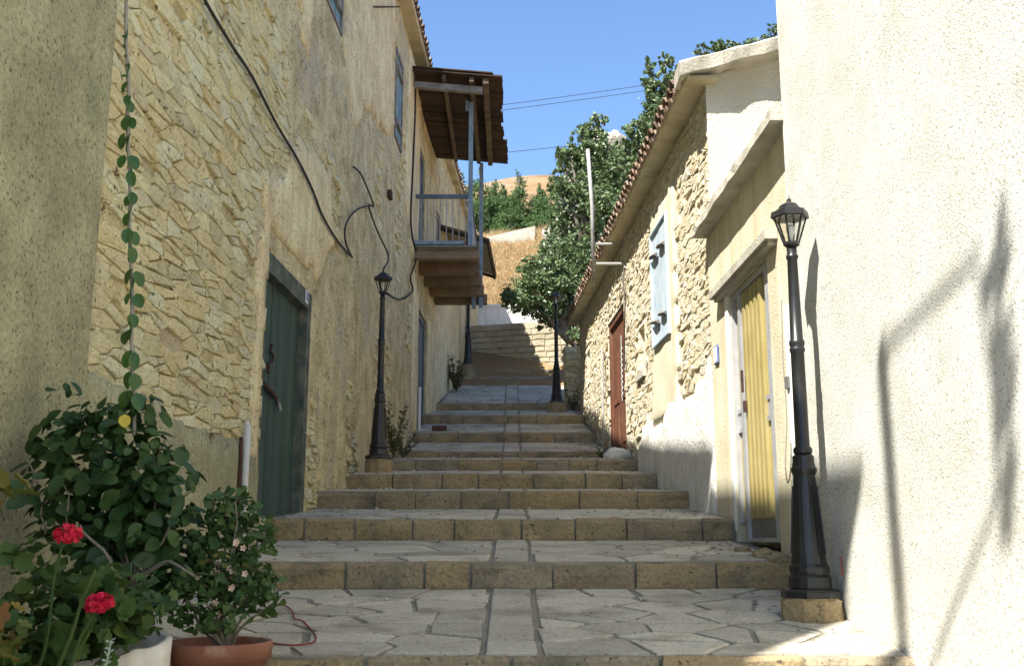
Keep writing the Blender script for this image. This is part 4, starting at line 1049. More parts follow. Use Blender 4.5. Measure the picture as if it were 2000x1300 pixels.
# ================================================================== street lamps
def build_lamp(label, loc):
    t = thing('street_lamp', label, 'street lamp', loc, 'black street lamps along the steps')
    MB().lathe([(.168, 0), (.168, .03), (.155, .045), (.12, .05)], 8, rot=PI/8).build('base_plate', M['black'], t, world_coords=False)
    col = MB()
    col.lathe([(.118, .051), (.118, .11), (.105, .125), (.112, .14), (.112, .165), (.100, .185), (.098, .20), (.062, .68), (.072, .70), (.074, .72), (.066, .735), (.062, .76), (.062, .79), (.050, .80)], 16)
    col.build('pedestal', M['black'], t, world_coords=False)
    fl = MB()
    for k in range(8):
        w = 2*PI*(k+.5)/8
        fl.bar((.094*math.cos(w), .094*math.sin(w), .24), (.067*math.cos(w), .067*math.sin(w), .62), .012, .012)
    fl.build('flute', M['black'], t, world_coords=False)
    MB().lathe([(.048, .801), (.055, .815), (.055, .835), (.042, .85), (.040, 1.40), (.046, 1.41), (.046, 1.425), (.040, 1.435), (.046, 1.45), (.046, 1.47), (.038, 1.48), (.030, 1.97), (.036, 1.98), (.036, 1.995), (.030, 2.0), (.030, 2.045)], 14).build('post', M['black'], t, smooth=True, world_coords=False)
    lc = MB(); lc.lathe([(.028, 2.046), (.05, 2.06), (.05, 2.075), (.042, 2.08)], 6)
    hb, ht_, rb, rt = 2.076, 2.225, .046, .095
    for k in range(6):
        w = 2*PI*k/6
        lc.bar((rb*math.cos(w), rb*math.sin(w), hb), (rt*math.cos(w), rt*math.sin(w), ht_), .010, .010)
    lan = lc.build('lantern', M['black'], t, world_coords=False)
    for k in range(6):
        w0, w1 = 2*PI*k/6 + .08, 2*PI*(k+1)/6 - .08
        e = .97
        q = [Vector((rb*e*math.cos(w0), rb*e*math.sin(w0), hb+.004)), Vector((rb*e*math.cos(w1), rb*e*math.sin(w1), hb+.004)), Vector((rt*e*math.cos(w1), rt*e*math.sin(w1), ht_)), Vector((rt*e*math.cos(w0), rt*e*math.sin(w0), ht_))]
        nrm = Vector((math.cos((w0+w1)/2), math.sin((w0+w1)/2), 0))*-.003
        MB().hexa(q[:2] + [q[1]+nrm, q[0]+nrm] + [q[3], q[2], q[2]+nrm, q[3]+nrm]).build('glass_pane', M['glass'], lan, world_coords=False)
    MB().lathe([(.012, 2.081), (.016, 2.12), (.026, 2.15), (.026, 2.17), (.012, 2.19)], 10).build('bulb', M['bulb'], lan, smooth=True, world_coords=False)
    rfm = MB().lathe([(.110, 2.226), (.118, 2.232), (.112, 2.268), (.085, 2.272), (.078, 2.285), (.068, 2.29), (.060, 2.308), (.04, 2.322), (.02, 2.328)], 6).build('lantern_roof', M['black'], t, world_coords=False)
    MB().lathe([(.018, 2.329), (.012, 2.338), (.016, 2.345), (.008, 2.354), (.002, 2.38)], 8).build('finial', M['black'], rfm, world_coords=False)
    return t
def copy_tree(o, parent=None):
    c = o.copy(); C.objects.link(c)
    if parent is not None: c.parent = parent; c.matrix_parent_inverse = o.matrix_parent_inverse.copy()
    for k in list(o.children): copy_tree(k, c)
    return c
LZ = tz(1165)*5.97
lamp0 = build_lamp('tall black street lamp against the cream wall, nearest to the viewer', (1.69, 5.97, LZ))
lamps = [((-1.615, 12.45, tz(896)*12.45), 'black street lamp on the left against the tan stone wall beside the green door'),
         ((tx(1090, 787)*20.3, 20.9, tz(787)*20.9), 'distant black street lamp on the right in front of the holm oak'),
         ((tx(914, 713)*25.6, 25.6, tz(713)*25.6), 'farthest black street lamp rising behind the balcony by the retaining wall')]
for loc, lab in lamps:
    c = copy_tree(lamp0); c.location = loc; c['label'] = lab
def plinth(label, c, r, z0, z1):
    t = thing('stone_plinth', label, 'plinth', (c[0], c[1], z0), 'stone plinths under the lamps')
    n = 9; b = MB(); rng = random.Random(int(c[1]*10))
    b.lathe([(r*1.04, z0), (r*1.05, z0 + .08), (r, z1 - .02), (r*.95, z1 - .002)], n, (c[0], c[1], 0))
    for v in b.v: v.x += rng.uniform(-.012, .012); v.y += rng.uniform(-.012, .012)
    b.build('stone', M['riser'], t)
plinth('round rough stone plinth under the nearest lamp at the cream wall', (1.69, 5.97), .17, ground(5.9)-.05, LZ)
plinth('square stone plinth under the left lamp', (-1.615, 12.45), .16, ground(12.45)-.05, tz(896)*12.45)
plinth('small dark plinth under the distant lamp on the right', (lamps[1][0][0], 20.9), .2, ground(20.9)-.06, lamps[1][0][2])
plinth('tan stone plinth under the farthest lamp at the top of the steps', (lamps[2][0][0], 25.6), .2, ground(25.6)-.06, lamps[2][0][2])

# ================================================================== cables, pipes, wires
def onL(u, v, o=0.02):
    y = 2.3/(0.0294 - tx(u, v)); return LW.p(y, tz(v)*y, o)
def onR(u, v, o=0.02):
    y = 2.298/(tx(u, v) + 0.044); return RW.p(y, tz(v)*y, o)
def smooth_pts(p, n=4):
    out = []
    for i in range(len(p)-1):
        a, b_, c, d = p[max(i-1, 0)], p[i], p[i+1], p[min(i+2, len(p)-1)]
        for k in range(n):
            t = k/n
            out.append(0.5*((2*b_) + (c-a)*t + (2*a-5*b_+4*c-d)*t*t + (3*b_-a-3*c+d)*t**3))
    out.append(p[-1]); return out
def cable(label, pts, r, mat='cable', name='cable', cat='cable', group='cables pinned to the left wall'):
    o = MB().tube(smooth_pts(pts), r, 6).build(name, M[mat], None, smooth=True)
    c = sum(o.data.vertices[0].co, 0) if False else None
    tag(o, label, cat, group); return o
cable('thick black cable sagging diagonally down the left stone wall', [onL(u, v, .05) for u, v in ((352, -70), (385, 0), (440, 90), (480, 150), (530, 245), (570, 310), (600, 370), (620, 420), (650, 470), (679, 502))], .0135)
cable('looping thin black cable on the left wall above the left lamp', [onL(u, v, .05) for u, v in ((680, 503), (668, 478), (665, 450), (674, 425), (694, 407), (721, 401))], .012)
cable('thin black cable running down to the top of the left lamp', [onL(682, 326, .05), onL(697, 343, .06), onL(721, 401, .06), onL(711, 402, .06), onL(725, 450, .08), onL(738, 500, .15), Vector((-1.615, 12.45, tz(896)*12.45 + 2.37))], .012)
cable('long black cable hanging beside the balcony down to the left lamp', [onL(u, v, .05) for u, v in ((805, 140), (806, 200), (801, 330), (797, 440), (808, 500), (796, 540), (800, 568), (776, 585))] + [Vector((-1.57, 12.45, tz(896)*12.45 + 2.06))], .016)
o = MB().tube([onL(u, 14 if u < 770 else 11, .03 if u < 760 else .1) for u in (726, 745, 768)], .012, 5).build('iron_rod', M['rust']); tag(o, 'rusty iron rod sticking out of the left wall near the eave', 'rod')
o = MB().box(tuple(onL(758, 381, .0) - Vector((.02, .08, .06))), tuple(onL(758, 381, .0) + Vector((.06, .08, .06)))).build('wall_box', M['rust']); tag(o, 'small rusty metal box fixed on the left wall below the narrow window', 'box')
# pipes on the left wall
yq = 7.78
t = thing('wall_pipe', 'white plastic pipe standing against the left wall beside the green door', 'pipe', tuple(LW.p(yq, ground(yq), .05)))
MB().tube([LW.p(yq, ground(yq)-.02, .06), LW.p(yq, .83, .06)], .026, 10).build('pipe', M['pvc'], t, smooth=True)
MB().tube([LW.p(yq, .831, .06), LW.p(yq-.01, .87, .05)], .022, 8).build('pipe_end', M['pvc'], t)
o = MB().tube([LW.p(7.68, ground(7.7), .045), LW.p(7.68, .74, .045)], .014, 6).build('copper_pipe', M['rust']); tag(o, 'thin reddish pipe running beside the white plastic pipe', 'pipe')
o = MB().tube([LW.p(18.62, ground(18.6)-.1, .06), LW.p(18.62, ground(18.6)+.78, .06)], .03, 8).build('wall_pipe', M['pvc']); tag(o, 'short white pipe by the far blue door on the left', 'pipe')
o = MB().tube([LW.p(27.0, 4.9, .06), LW.p(27.0, 8.5, .06)], .04, 8).build('drain_pipe', M['galv']); tag(o, 'grey drain pipe at the far end of the left house', 'pipe')
# pipe frame under the right eave
py = 14.5; xw = xr(py)
t = thing('pipe_frame', 'white pipe frame with tall mast fixed to the low stone house under the eave', 'pipe', (xw, py, 3.88))
mast_x = xw - .47
MB().tube([(mast_x, py, 3.80), (mast_x-.005, py, 4.8), (mast_x-.055, py, 5.70)], .028, 8).build('mast', M['galv'], t, smooth=True)
MB().tube([(mast_x+.04, py, 3.93), (xw + .08, py, 3.93)], .024, 8).build('arm', M['galv'], t)
MB().tube([(mast_x+.04, py, 4.23), (mast_x + .30, py, 4.23)], .022, 8).build('arm', M['galv'], t)
MB().tube([(mast_x, py, 3.80), (mast_x-.01, py, 3.72), (mast_x+.02, py, 3.64), (mast_x, py, 3.58)], .008, 5).build('loose_wire', M['cable'], t)
o = MB().tube(smooth_pts([Vector((xw-.02, py, 3.92)), Vector((xw-.05, py-.1, 3.6)), RW.p(14.35, 3.4, .04), RW.p(14.45, 3.0, .04), RW.p(14.55, 2.4, .04)]), .01, 5).build('cable', M['cable']); tag(o, 'thin cable hanging from the white pipe frame on the right wall', 'cable')
o = MB().tube([RW.p(16.75, ground(16.75)-.05, .07), RW.p(16.72, ground(16.7)+.7, .07), RW.p(16.75, 3.1, .06)], .022, 7).build('drain_pipe', M['galv']); tag(o, 'thin pale pipe beside the red brown door', 'pipe')
# white conduit by the yellow door
yq = 6.80
t = thing('conduit', 'white plastic conduit strip on the wall between yellow door and nearest lamp', 'conduit', tuple(AW.p(yq, 0.2, 0)))
boxw(AW, yq-.03, yq+.03, .25, 1.55, .012, .05).build('trunking', M['whitepaint'], t)
boxw(AW, yq-.035, yq+.035, .98, 1.06, .051, .066).build('clip', M['alu_dark'], t)
o = MB().tube(smooth_pts([AW.p(6.93, 1.62, .03), AW.p(6.95, 1.2, .035), AW.p(6.95, .8, .03), AW.p(6.97, .5, .05), AW.p(6.9, .36, .06), AW.p(6.82, .45, .06), AW.p(6.80, .62, .055)]), .004, 5).build('cable', M['string']); tag(o, 'thin wire looping down the wall right of the yellow door', 'cable')
o = MB().tube([NW.p(5.88, tz(1124)*5.88, .02), NW.p(5.88, tz(1085)*5.88, .02)], .004, 5).build('iron_pin', M['redcord']); tag(o, 'thin red pin at the wall foot behind the nearest lamp', 'pin')
# overhead wires
for (a, b_, lab) in (((760, 232), (1400, 145), 'upper overhead power wire crossing the sky'), ((760, 242), (1400, 156), 'lower overhead power wire crossing the sky just under another'), ((760, 318), (1300, 262), 'faint overhead wire low in the sky beside the crag')):
    pa, pb = at(*a, 50), at(*b_, 56); pts_ = []
    for k in range(13):
        t = k/12; p = pa.lerp(pb, t); p.z -= 0.35*4*t*(1-t)*0.3; pts_.append(p)
    o = MB().tube(pts_, .016, 4).build('power_wire', M['cable']); tag(o, lab, 'wire', 'power wires across the sky')

# ================================================================== plants by the left wall
def leaf_mesh(name, kind, mat):
    prof = {'wax': [(0, 0), (.32, .18), (.44, .42), (.40, .68), (.22, .9), (0, 1.0)], 'round': [(0, .05), (.36, .0), (.56, .3), (.52, .62), (.3, .86), (0, .92)],
            'obov': [(0, 0), (.12, .2), (.30, .55), (.36, .8), (.22, .98), (0, .93)], 'lance': [(0, 0), (.08, .2), (.10, .5), (.07, .8), (.03, .94), (0, 1.0)]}[kind]
    v = []; f = []
    for (w, y) in prof: v.append((0, y, -0.10*(y-.5)**2 - .02))
    n = len(prof)
    for s in (-1, 1):
        for (w, y) in prof[1:-1]:
            lob = 0.05*math.sin(y*22) if kind == 'round' else 0
            v.append((s*(w+lob), y, 0.16*w - .16*(y-.5)**2))
    m = n-2
    for si, s in enumerate((-1, 1)):
        o = n + si*m
        idx = [0] + [o+i for i in range(m)] + [n-1]
        for i in range(n-1):
            q = []
            for a in (i, i+1, idx[i+1], idx[i]):
                if a not in q: q.append(a)
            if len(q) >= 3: f.append(tuple(q if s > 0 else reversed(q)))
    return mesh(name, v, f, M[mat], True)
def lobed_leaf(name, mat):
    v = [(0, .42, -.05)]; n = 21
    for k in range(n):
        a = -PI/2 + 2*PI*(k+.5)/n; r = .5*(1 + .13*math.cos(7*(a+PI/2)))
        if k in (0, n-1): r *= .55
        v.append((r*math.cos(a), .45 + r*math.sin(a), .10*abs(math.cos(a))**2 + .04*math.cos(7*(a+PI/2))))
    return mesh(name, v, [(0, 1+k, 1+(k+1) % n) for k in range(n)], M[mat], True)
LV = {k: leaf_mesh('leaf', a, b) for k, (a, b) in {'wax': ('wax', 'leaf_wax'), 'vine': ('wax', 'leaf_vine'), 'ger': ('round', 'leaf_ger'), 'gold': ('round', 'leaf_gold'), 'shrub': ('obov', 'leaf_shrub'),
      'yellow': ('wax', 'leaf_yellow'), 'lance': ('lance', 'leaf_wax'), 'lance2': ('lance', 'leaf_shrub'), 'grey': ('obov', 'leaf_grey')}.items()}
LV['ger'] = lobed_leaf('leaf', 'leaf_ger'); LV['gold'] = lobed_leaf('leaf', 'leaf_gold')
def put_leaf(kind, parent, p, tip, face, size, wide=1.0):
    """p: where the stalk joins; tip: the way the leaf points; face: the way its upper side looks"""
    y = Vector(tip).normalized(); z = Vector(face); z = z - y*z.dot(y)
    if z.length < 1e-4: z = Vector((0, 0, 1)) - y*y.z
    z.normalize(); x = y.cross(z)
    m = Matrix((x, y, z)).transposed().to_4x4()
    m = Matrix.Translation(Vector(p) - wloc(parent)) @ m @ Matrix.Diagonal((size*wide, size, size, 1))
    link('leaf', LV[kind], parent, m)
def ball(rng):
    while True:
        v = Vector((rng.uniform(-1, 1), rng.uniform(-1, 1), rng.uniform(-1, 1)))
        if v.length < 1: return v
def bush(parent, kind, blobs, n, size, rng, droop=0.5, wide=1.0, out=0.75):
    tot = sum(b_[2] for b_ in blobs)
    for (c, r, w) in blobs:
        for k in range(int(n*w/tot)):
            d = ball(rng)
            d = d.normalized()*(d.length**(1-out) if d.length > 0 else 1)
            p = Vector(c) + Vector((d.x*r[0], d.y*r[1], d.z*r[2]))
            face = d + Vector((rng.uniform(-.5, .5), rng.uniform(-.8, .2), rng.uniform(0, .9)))
            tip = Vector((d.x*.5 + rng.uniform(-.6, .6), d.y*.5 + rng.uniform(-.6, .6), rng.uniform(-.2, .5) - droop))
            put_leaf(kind, parent, p, tip, face, size*rng.uniform(.45, 1.25), wide*rng.uniform(.75, 1.1))
rl_ = random.Random(101)
# white planter with the wax-leaved climber
PZ = tz(1262)*3.95
pc = (-1.55, 3.98)
pt = thing('planter', 'chipped round white planter standing on the paving at bottom left', 'planter', (pc[0], pc[1], ground(4)))
b = MB(); n = 28
rim = [0.02*nz(k*.9, 3) + 0.035*math.sin(2*PI*k/n + .6) for k in range(n)]
b.v = []; gz = ground(4) - .02
for (r, z, e) in ((.245, gz, 0), (.26, gz + .12, 0), (.265, PZ - .06, 1), (.268, PZ, 1), (.240, PZ, 1), (.236, PZ - .08, 0), (.23, PZ - .085, 0)):
    for k in range(n): b.v.append(Vector((pc[0] + r*math.cos(2*PI*k/n), pc[1] + r*math.sin(2*PI*k/n), z + e*rim[k])))
for i in range(6):
    for k in range(n): b.f.append((i*n+k, i*n+(k+1) % n, (i+1)*n+(k+1) % n, (i+1)*n+k))
b.build('pot', M['planter'], pt, smooth=True)
MB().lathe([(.232, PZ-.12), (.232, PZ-.075), (.1, PZ-.065)], 20, (pc[0], pc[1], 0)).build('soil', M['soil'], pt)
cl = thing('climber', 'dark green broad leaved climber bush growing from the white planter up the left wall', 'plant', (pc[0], pc[1], PZ-.1))
stm = MB(); base = Vector((pc[0]-.02, pc[1]+.02, PZ-.1))
def branch(p0, p1, r0, r1, sag=0.0, n=6):
    pts_ = []
    for k in range(n+1):
        t = k/n; p = p0.lerp(p1, t); p.z += sag*4*t*(1-t); p.x += .02*math.sin(t*7+p0.x*9); pts_.append(p)
    stm.tube(pts_, [r0 + (r1-r0)*k/n for k in range(n+1)], 6)
branch(base, Vector((-1.50, 4.22, -.18)), .018, .013)
for tgt in ((-1.95, 4.42, .45), (-1.7, 4.46, .5), (-1.5, 4.45, .42), (-1.35, 4.4, .2), (-1.85, 4.4, .1), (-1.55, 4.4, .3)):
    branch(Vector((-1.50, 4.22, -.18)), Vector(tgt), .007, .0035, rl_.uniform(-.02, .05))
branch(Vector((-1.50, 4.12, -.2)), Vector((-1.2, 3.98, -.14)), .011, .004, .08)
branch(Vector((-1.52, 4.05, -.18)), Vector((-1.66, 4.02, .05)), .010, .004, .02)
for k in range(4):
    a = Vector((rl_.uniform(-1.95, -1.75), rl_.uniform(4.2, 4.3), rl_.uniform(-.1, .3))); branch(a, a + Vector((rl_.uniform(-.1, .1), -.03, rl_.uniform(.15, .3))), .005, .003, 0.02)
stm.build('stem', M['twig'], cl, smooth=True)
bush(cl, 'wax', [((-1.70, 4.33, .22), (.30, .20, .30), 4), ((-1.88, 4.38, .40), (.16, .14, .14), 1.2), ((-1.97, 4.48, .60), (.07, .06, .09), .35), ((-1.52, 4.35, .12), (.22, .18, .33), 3), ((-1.93, 4.3, .22), (.12, .1, .14), .8), ((-1.66, 4.38, .56), (.18, .08, .07), .7), ((-1.6, 4.3, -.1), (.3, .15, .2), 1.6)],
     290, .082, rl_, .65, .78)
bush(cl, 'lance', [((-1.48, 4.05, -.25), (.18, .12, .14), 1)], 60, .07, rl_, .0)
put_leaf('yellow', cl, onL(243, 812, .6)*0 + Vector((tx(243, 812)*4.1, 4.1, tz(808)*4.1)), (.1, 0, -1), (.2, -1, .2), .055)
# leaves beyond the single ones, joined
def leaf_mass(name, mat, parent, blobs, n, size, rng, kind='wax', droop=.4, wide=.8):
    """leaves too many to pick apart, of the same shape as the single ones, joined"""
    V = []; F = []; tot = sum(b_[2] for b_ in blobs)
    src = LV[kind]; sv_ = [v.co.copy() for v in src.vertices]; sf_ = [tuple(p.vertices) for p in src.polygons]
    for (c, r, w) in blobs:
        for k in range(int(n*w/tot)):
            d = ball(rng); p = Vector(c) + Vector((d.x*r[0], d.y*r[1], d.z*r[2]))
            y = Vector((rng.gauss(0, .5), rng.gauss(0, .5), rng.uniform(-.2, .5) - droop)).normalized()
            z = d + Vector((rng.uniform(-.6, .6), rng.uniform(-.9, .2), rng.uniform(-.1, .9))); z = z - y*z.dot(y)
            if z.length < 1e-3: continue
            z.normalize(); x = y.cross(z); s_ = size*rng.uniform(.6, 1.2); i = len(V)
            V += [p + x*(q.x*s_*wide) + y*(q.y*s_) + z*(q.z*s_) for q in sv_]
            F += [tuple(i+q for q in f) for f in sf_]
    b = MB(); b.v = V; b.f = F; o = b.build(name, mat, parent, smooth=True); o['kind'] = 'stuff'; return o
leaf_mass('inner_leaf_mass', M['leaf_wax'], cl, [((-1.70, 4.38, .2), (.26, .14, .28), 3), ((-1.55, 4.36, .05), (.24, .14, .36), 3), ((-1.6, 4.25, -.2), (.3, .15, .18), 1.5), ((-1.70, 4.33, .22), (.32, .2, .32), 4), ((-1.88, 4.38, .40), (.17, .14, .15), 1.2), ((-1.45, 4.32, .05), (.24, .16, .3), 2.5), ((-1.66, 4.38, .54), (.2, .08, .08), .8)], 900, .078, rl_)

# twine with the climbing shoot
vt = thing('climbing_vine', 'single twining shoot with paired round leaves climbing a taut string on the left', 'plant', tuple(at(262, 850, 4.35)))
P0, P1 = at(262, 850, 4.35), at(243, -160, 4.45)
pts_ = [P0.lerp(P1, k/24) + Vector((.004*math.sin(k*1.3), 0, 0)) for k in range(25)]
MB().tube(pts_, .0085, 6).build('string', M['string'], vt, smooth=True)
MB().tube([p + Vector((.009*math.cos(k*1.9), .009*math.sin(k*1.9), 0)) for k, p in enumerate(smooth_pts(pts_[:20], 2))], .0045, 5).build('shoot', M['leaf_vine'], vt)
spots = [(244, 170), (250, 197), (255, 208), (245, 240), (257, 241), (237, 275), (246, 278), (238, 316), (258, 318), (256, 348), (251, 392), (259, 388), (246, 428), (246, 460), (262, 465), (259, 497), (252, 540), (268, 545), (250, 583), (268, 588), (258, 625), (267, 628), (240, 660), (252, 658), (252, 702), (266, 705), (246, 742), (267, 745), (247, 780), (268, 785)]
for k, (u, v) in enumerate(spots):
    t = (850 - v)/1010; c = P0.lerp(P1, t)
    s = 1 if u > 252 - (v-400)*-.012 else -1
    p = c + Vector((s*.012, -.01, .035)); size = .082 if v > 220 else .06
    tgt = at(u, v, c.y - .02)
    size *= rl_.uniform(.75, 1.05); put_leaf('vine', vt, tgt + Vector((-s*.008, 0, size*.5)), (s*.2 + rl_.uniform(-.3, .3), rl_.uniform(-.2, .2), -1), (s*rl_.uniform(-.1, 1.1), -1, rl_.uniform(-.1, .5)), size, rl_.uniform(.62, .92))
for k in range(5): put_leaf('vine', vt, P0.lerp(P1, .66 + k*.02) + Vector((-.005, -.01, .02)), (rl_.uniform(-1, 1), -.3, -.5), (0, -1, .2), .022)

# geranium bottom left
gp = (-1.62, 3.45)
ge = thing('geranium', 'geranium with two red flower heads and lobed green leaves at bottom left', 'plant', (gp[0], gp[1], -.75))
stm = MB()
FLW = [(133, 1046, 3.44, .050), (196, 1181, 3.45, .050)]
for (u, v, y, r) in FLW: branch(Vector((gp[0]+.02, gp[1], -.7)), at(u, v+14, y), .008, .005, .0)
for k in range(9): branch(Vector((gp[0], gp[1], -.72)), Vector((gp[0] + rl_.uniform(-.3, .3), gp[1] + rl_.uniform(-.15, .2), rl_.uniform(-.35, -.05))), .009, .005)
stm.build('stem', M['leaf_ger'], ge)
bush(ge, 'ger', [((-1.56, 3.6, -.26), (.2, .16, .12), 2), ((-1.62, 3.62, -.05), (.1, .1, .07), .8), ((-1.64, 3.35, -.50), (.13, .14, .14), 1.6), ((-1.42, 3.7, -.2), (.12, .1, .1), .8)], 220, .068, rl_, .1, 1.0)
leaf_mass('inner_leaf_mass', M['leaf_ger'], ge, [((-1.54, 3.66, -.32), (.24, .15, .15), 2), ((-1.7, 3.45, -.55), (.14, .16, .2), 2), ((-1.4, 3.75, -.25), (.2, .1, .13), 1.2)], 520, .064, rl_, 'ger', .1, 1.0)
PET = mesh('petal', [(0, 0, 0), (.5, .35, .12), (.35, .95, .2), (0, 1.0, .15), (-.35, .95, .2), (-.5, .35, .12)], [(0, 1, 2, 3), (0, 3, 4, 5)], M['petal'], True)
for (u, v, y, r) in FLW:
    c = at(u, v, y)
    hd = MB().lathe([(.2*r, -.5*r), (.55*r, -.2*r), (.6*r, .1*r), (.3*r, .4*r)], 8, tuple(c)).build('flower_head', M['petal'], ge)
    for k in range(64):
        d = ball(rl_).normalized(); d.z = abs(d.z)*.9 - .25; d.normalize()
        p = c + Vector((d.x*r*.62, d.y*r*.62, d.z*r*.5))
        q = Vector((0, 0, 1)).rotation_difference(d).to_matrix().to_4x4() @ Matrix.Rotation(rl_.uniform(0, 6.3), 4, 'Z') @ Matrix.Rotation(rl_.uniform(.1, .7), 4, 'X')
        link('petal', PET, hd, Matrix.Translation(p - wloc(ge)) @ q @ Matrix.Diagonal((.022, .022, .022, 1)))
gd = thing('foliage_plant', 'yellowing green and russet leaved plant at the bottom left edge', 'plant', (-1.75, 3.2, -.8))
stm = MB()
for k in range(7): branch(Vector((-1.72, 3.25, -.8)), Vector((-1.72 + rl_.uniform(-.2, .15), 3.25 + rl_.uniform(-.1, .15), rl_.uniform(-.45, -.1))), .008, .004)
stm.build('stem', M['twig'], gd)
bush(gd, 'gold', [((-1.62, 3.2, -.26), (.13, .12, .14), 1), ((-1.56, 3.15, -.5), (.14, .12, .14), 1), ((-1.72, 3.45, .18), (.05, .06, .1), .3)], 75, .085, rl_, .35, .8)
sg = thing('sprig', 'grey green seedling sprig in front of the white planter', 'plant', tuple(at(205, 1300, 3.2)))
p0 = at(205, 1310, 3.2); p1 = at(217, 1250, 3.2)
MB().tube([p0, p1], .003, 5).build('stem', M['leaf_grey'], sg)
for k in range(14):
    t = k/13; put_leaf('grey', sg, p0.lerp(p1, t), (math.cos(k*2.4), math.sin(k*2.4)*.5, .5), (0, -.5, 1), .016)

# terracotta pot with shrub
tc = (-1.185, 4.32); TZ_ = tz(1250)*4.32; tg = ground(4.32)
tp = thing('terracotta_pot', 'wide terracotta pot full of soil at the bottom left beside the white planter', 'pot', (tc[0], tc[1], tg))
MB().lathe([(.14, tg), (.165, tg + .1), (.185, TZ_ - .075), (.205, TZ_ - .07), (.212, TZ_ - .01), (.205, TZ_), (.190, TZ_ - .003), (.180, TZ_ - .06)], 28, (tc[0], tc[1], 0)).build('pot', M['terracotta'], tp, smooth=True)
MB().lathe([(.178, TZ_-.075), (.179, TZ_-.05), (.09, TZ_-.04)], 20, (tc[0], tc[1], 0)).build('soil', M['soil'], tp)
sb = thing('shrub', 'small light green shrub growing in the terracotta pot', 'plant', (tc[0], tc[1], TZ_-.05))
stm = MB(); bs = Vector((tc[0]+.02, tc[1], TZ_-.06))
SH = [((-1.19, 4.38, .10), (.10, .1, .11), 1.1), ((-1.10, 4.38, .0), (.11, .1, .10), 1.0), ((-1.02, 4.32, -.22), (.08, .08, .12), .8), ((-1.25, 4.38, -.08), (.14, .1, .14), 1.3), ((-1.15, 4.28, -.2), (.14, .1, .13), 1.2), ((-1.3, 4.26, -.25), (.12, .1, .12), .9), ((-1.2, 4.2, -.33), (.15, .08, .06), .5)]
for (c, r, w) in SH:
    for k in range(3): branch(bs, Vector(c) + Vector((rl_.uniform(-.08, .08), rl_.uniform(-.06, .06), rl_.uniform(-.02, .09))), .008, .003, .02)
stm.build('stem', M['twig'], sb)
bush(sb, 'shrub', SH, 240, .046, rl_, -.1, 1.1, .6)
leaf_mass('inner_leaf_mass', M['leaf_shrub'], sb, SH, 900, .042, rl_, 'shrub', -.1, 1.1)
bush(sb, 'gold', [((-1.18, 4.25, -.12), (.1, .06, .1), 1)], 12, .04, rl_, .2)
bush(sb, 'lance2', [((-1.2, 4.2, -.22), (.14, .08, .1), 1)], 60, .06, rl_, -.1)
fm = MB()
for k in range(12):
    p = Vector((rl_.uniform(-1.2, -.98), rl_.uniform(4.18, 4.25), rl_.uniform(-.32, .0)))
    for j in range(5):
        w = 2*PI*j/5; i = len(fm.v); fm.v += [p, p + Vector((.011*math.cos(w-.5), -.006, .011*math.sin(w-.5))), p + Vector((.015*math.cos(w), -.008, .015*math.sin(w))), p + Vector((.011*math.cos(w+.5), -.006, .011*math.sin(w+.5)))]; fm.f.append((i, i+1, i+2, i+3))
fm.build('blossom', M['petal_pink'], sb)

# red cord on the paving, litter, pebbles, brick, weeds
cp = []
for (u, v) in ((530, 1182), (556, 1186), (572, 1198), (575, 1212), (590, 1216), (602, 1228), (616, 1245), (612, 1258), (580, 1264), (545, 1262), (522, 1258)):
    a_, b_ = 5.08, 6.95
    for _ in range(40):
        y = (a_ + b_)/2
        if ground(y) > tz(v)*y: b_ = y
        else: a_ = y
    cp.append(Vector((tx(u, v)*y, y, ground(y) + .013)))
o = MB().tube(smooth_pts(cp), .0045, 5).build('cord', M['redcord'], None, smooth=True); tag(o, 'thin red cord lying loose on the paving beside the terracotta pot', 'cord')
lt = MB(); pb = MB()
for k in range(750):
    y = rl_.choice([rl_.uniform(5.2, 21.4), rl_.uniform(7, 14), rl_.uniform(13.9, 19)]); s = rl_.choice([-1, 1, 1])
    lo, hi = xl(y)+.08, stair_right(y) - .3
    e = abs(rl_.gauss(0, .35)); x = hi - e if s > 0 else lo + e
    if rl_.random() < .3: x = rl_.uniform(lo, hi)
    if not lo < x < hi: continue
    z = ground(y) + .012; a = rl_.uniform(0, 6.3); r = rl_.uniform(.008, .026)
    c, d = math.cos(a)*r, math.sin(a)*r
    if k % 6: lt.add([(x-c, y-d, z), (x+d*.5, y-c*.5, z+.006), (x+c, y+d, z+.003), (x-d*.5, y+c*.5, z+.008)], [(0, 1, 2, 3)])
    else:
        pb.lathe([(r*.5, z-.006), (r*.62, z), (r*.4, z+r*.5)], 5, (x, y, 0))
lo_ = lt.build('leaf_litter', M['litter']); lo_['kind'] = 'stuff'
po_ = pb.build('grit', M['pebble']); po_['kind'] = 'stuff'
bx_ = at(858, 832, 18.35)
o = MB().box((bx_.x-.13, 18.3, ground(18.3)-.01), (bx_.x+.13, 18.42, ground(18.36)+.09)).build('brick', M['brickred']); tag(o, 'dark red loose brick lying on the step by the far door', 'brick')
ws = rock('loose_stone', 'white stone lying at the foot of the red brown door jamb', (xr(14.55)-.16, 14.5, ground(14.5)+.04), (.2, .16, .11), 4.0, 3)
ws.data.materials[0] = M['whitewash']
for k, (x, y, s, lab) in enumerate(((1.76, 7.3, .085, 'rough stone at the threshold of the yellow door, larger'), (1.80, 7.08, .08, 'rough stone at the wall foot right of the yellow door'), (1.70, 7.7, .06, 'small flat stone below the left side of the yellow door'))):
    o = rock('loose_stone', lab, (x, y, ground(y)+.0), (s, s, s*.7), 20.0+k, 3); o.data.materials[0] = M['riser']
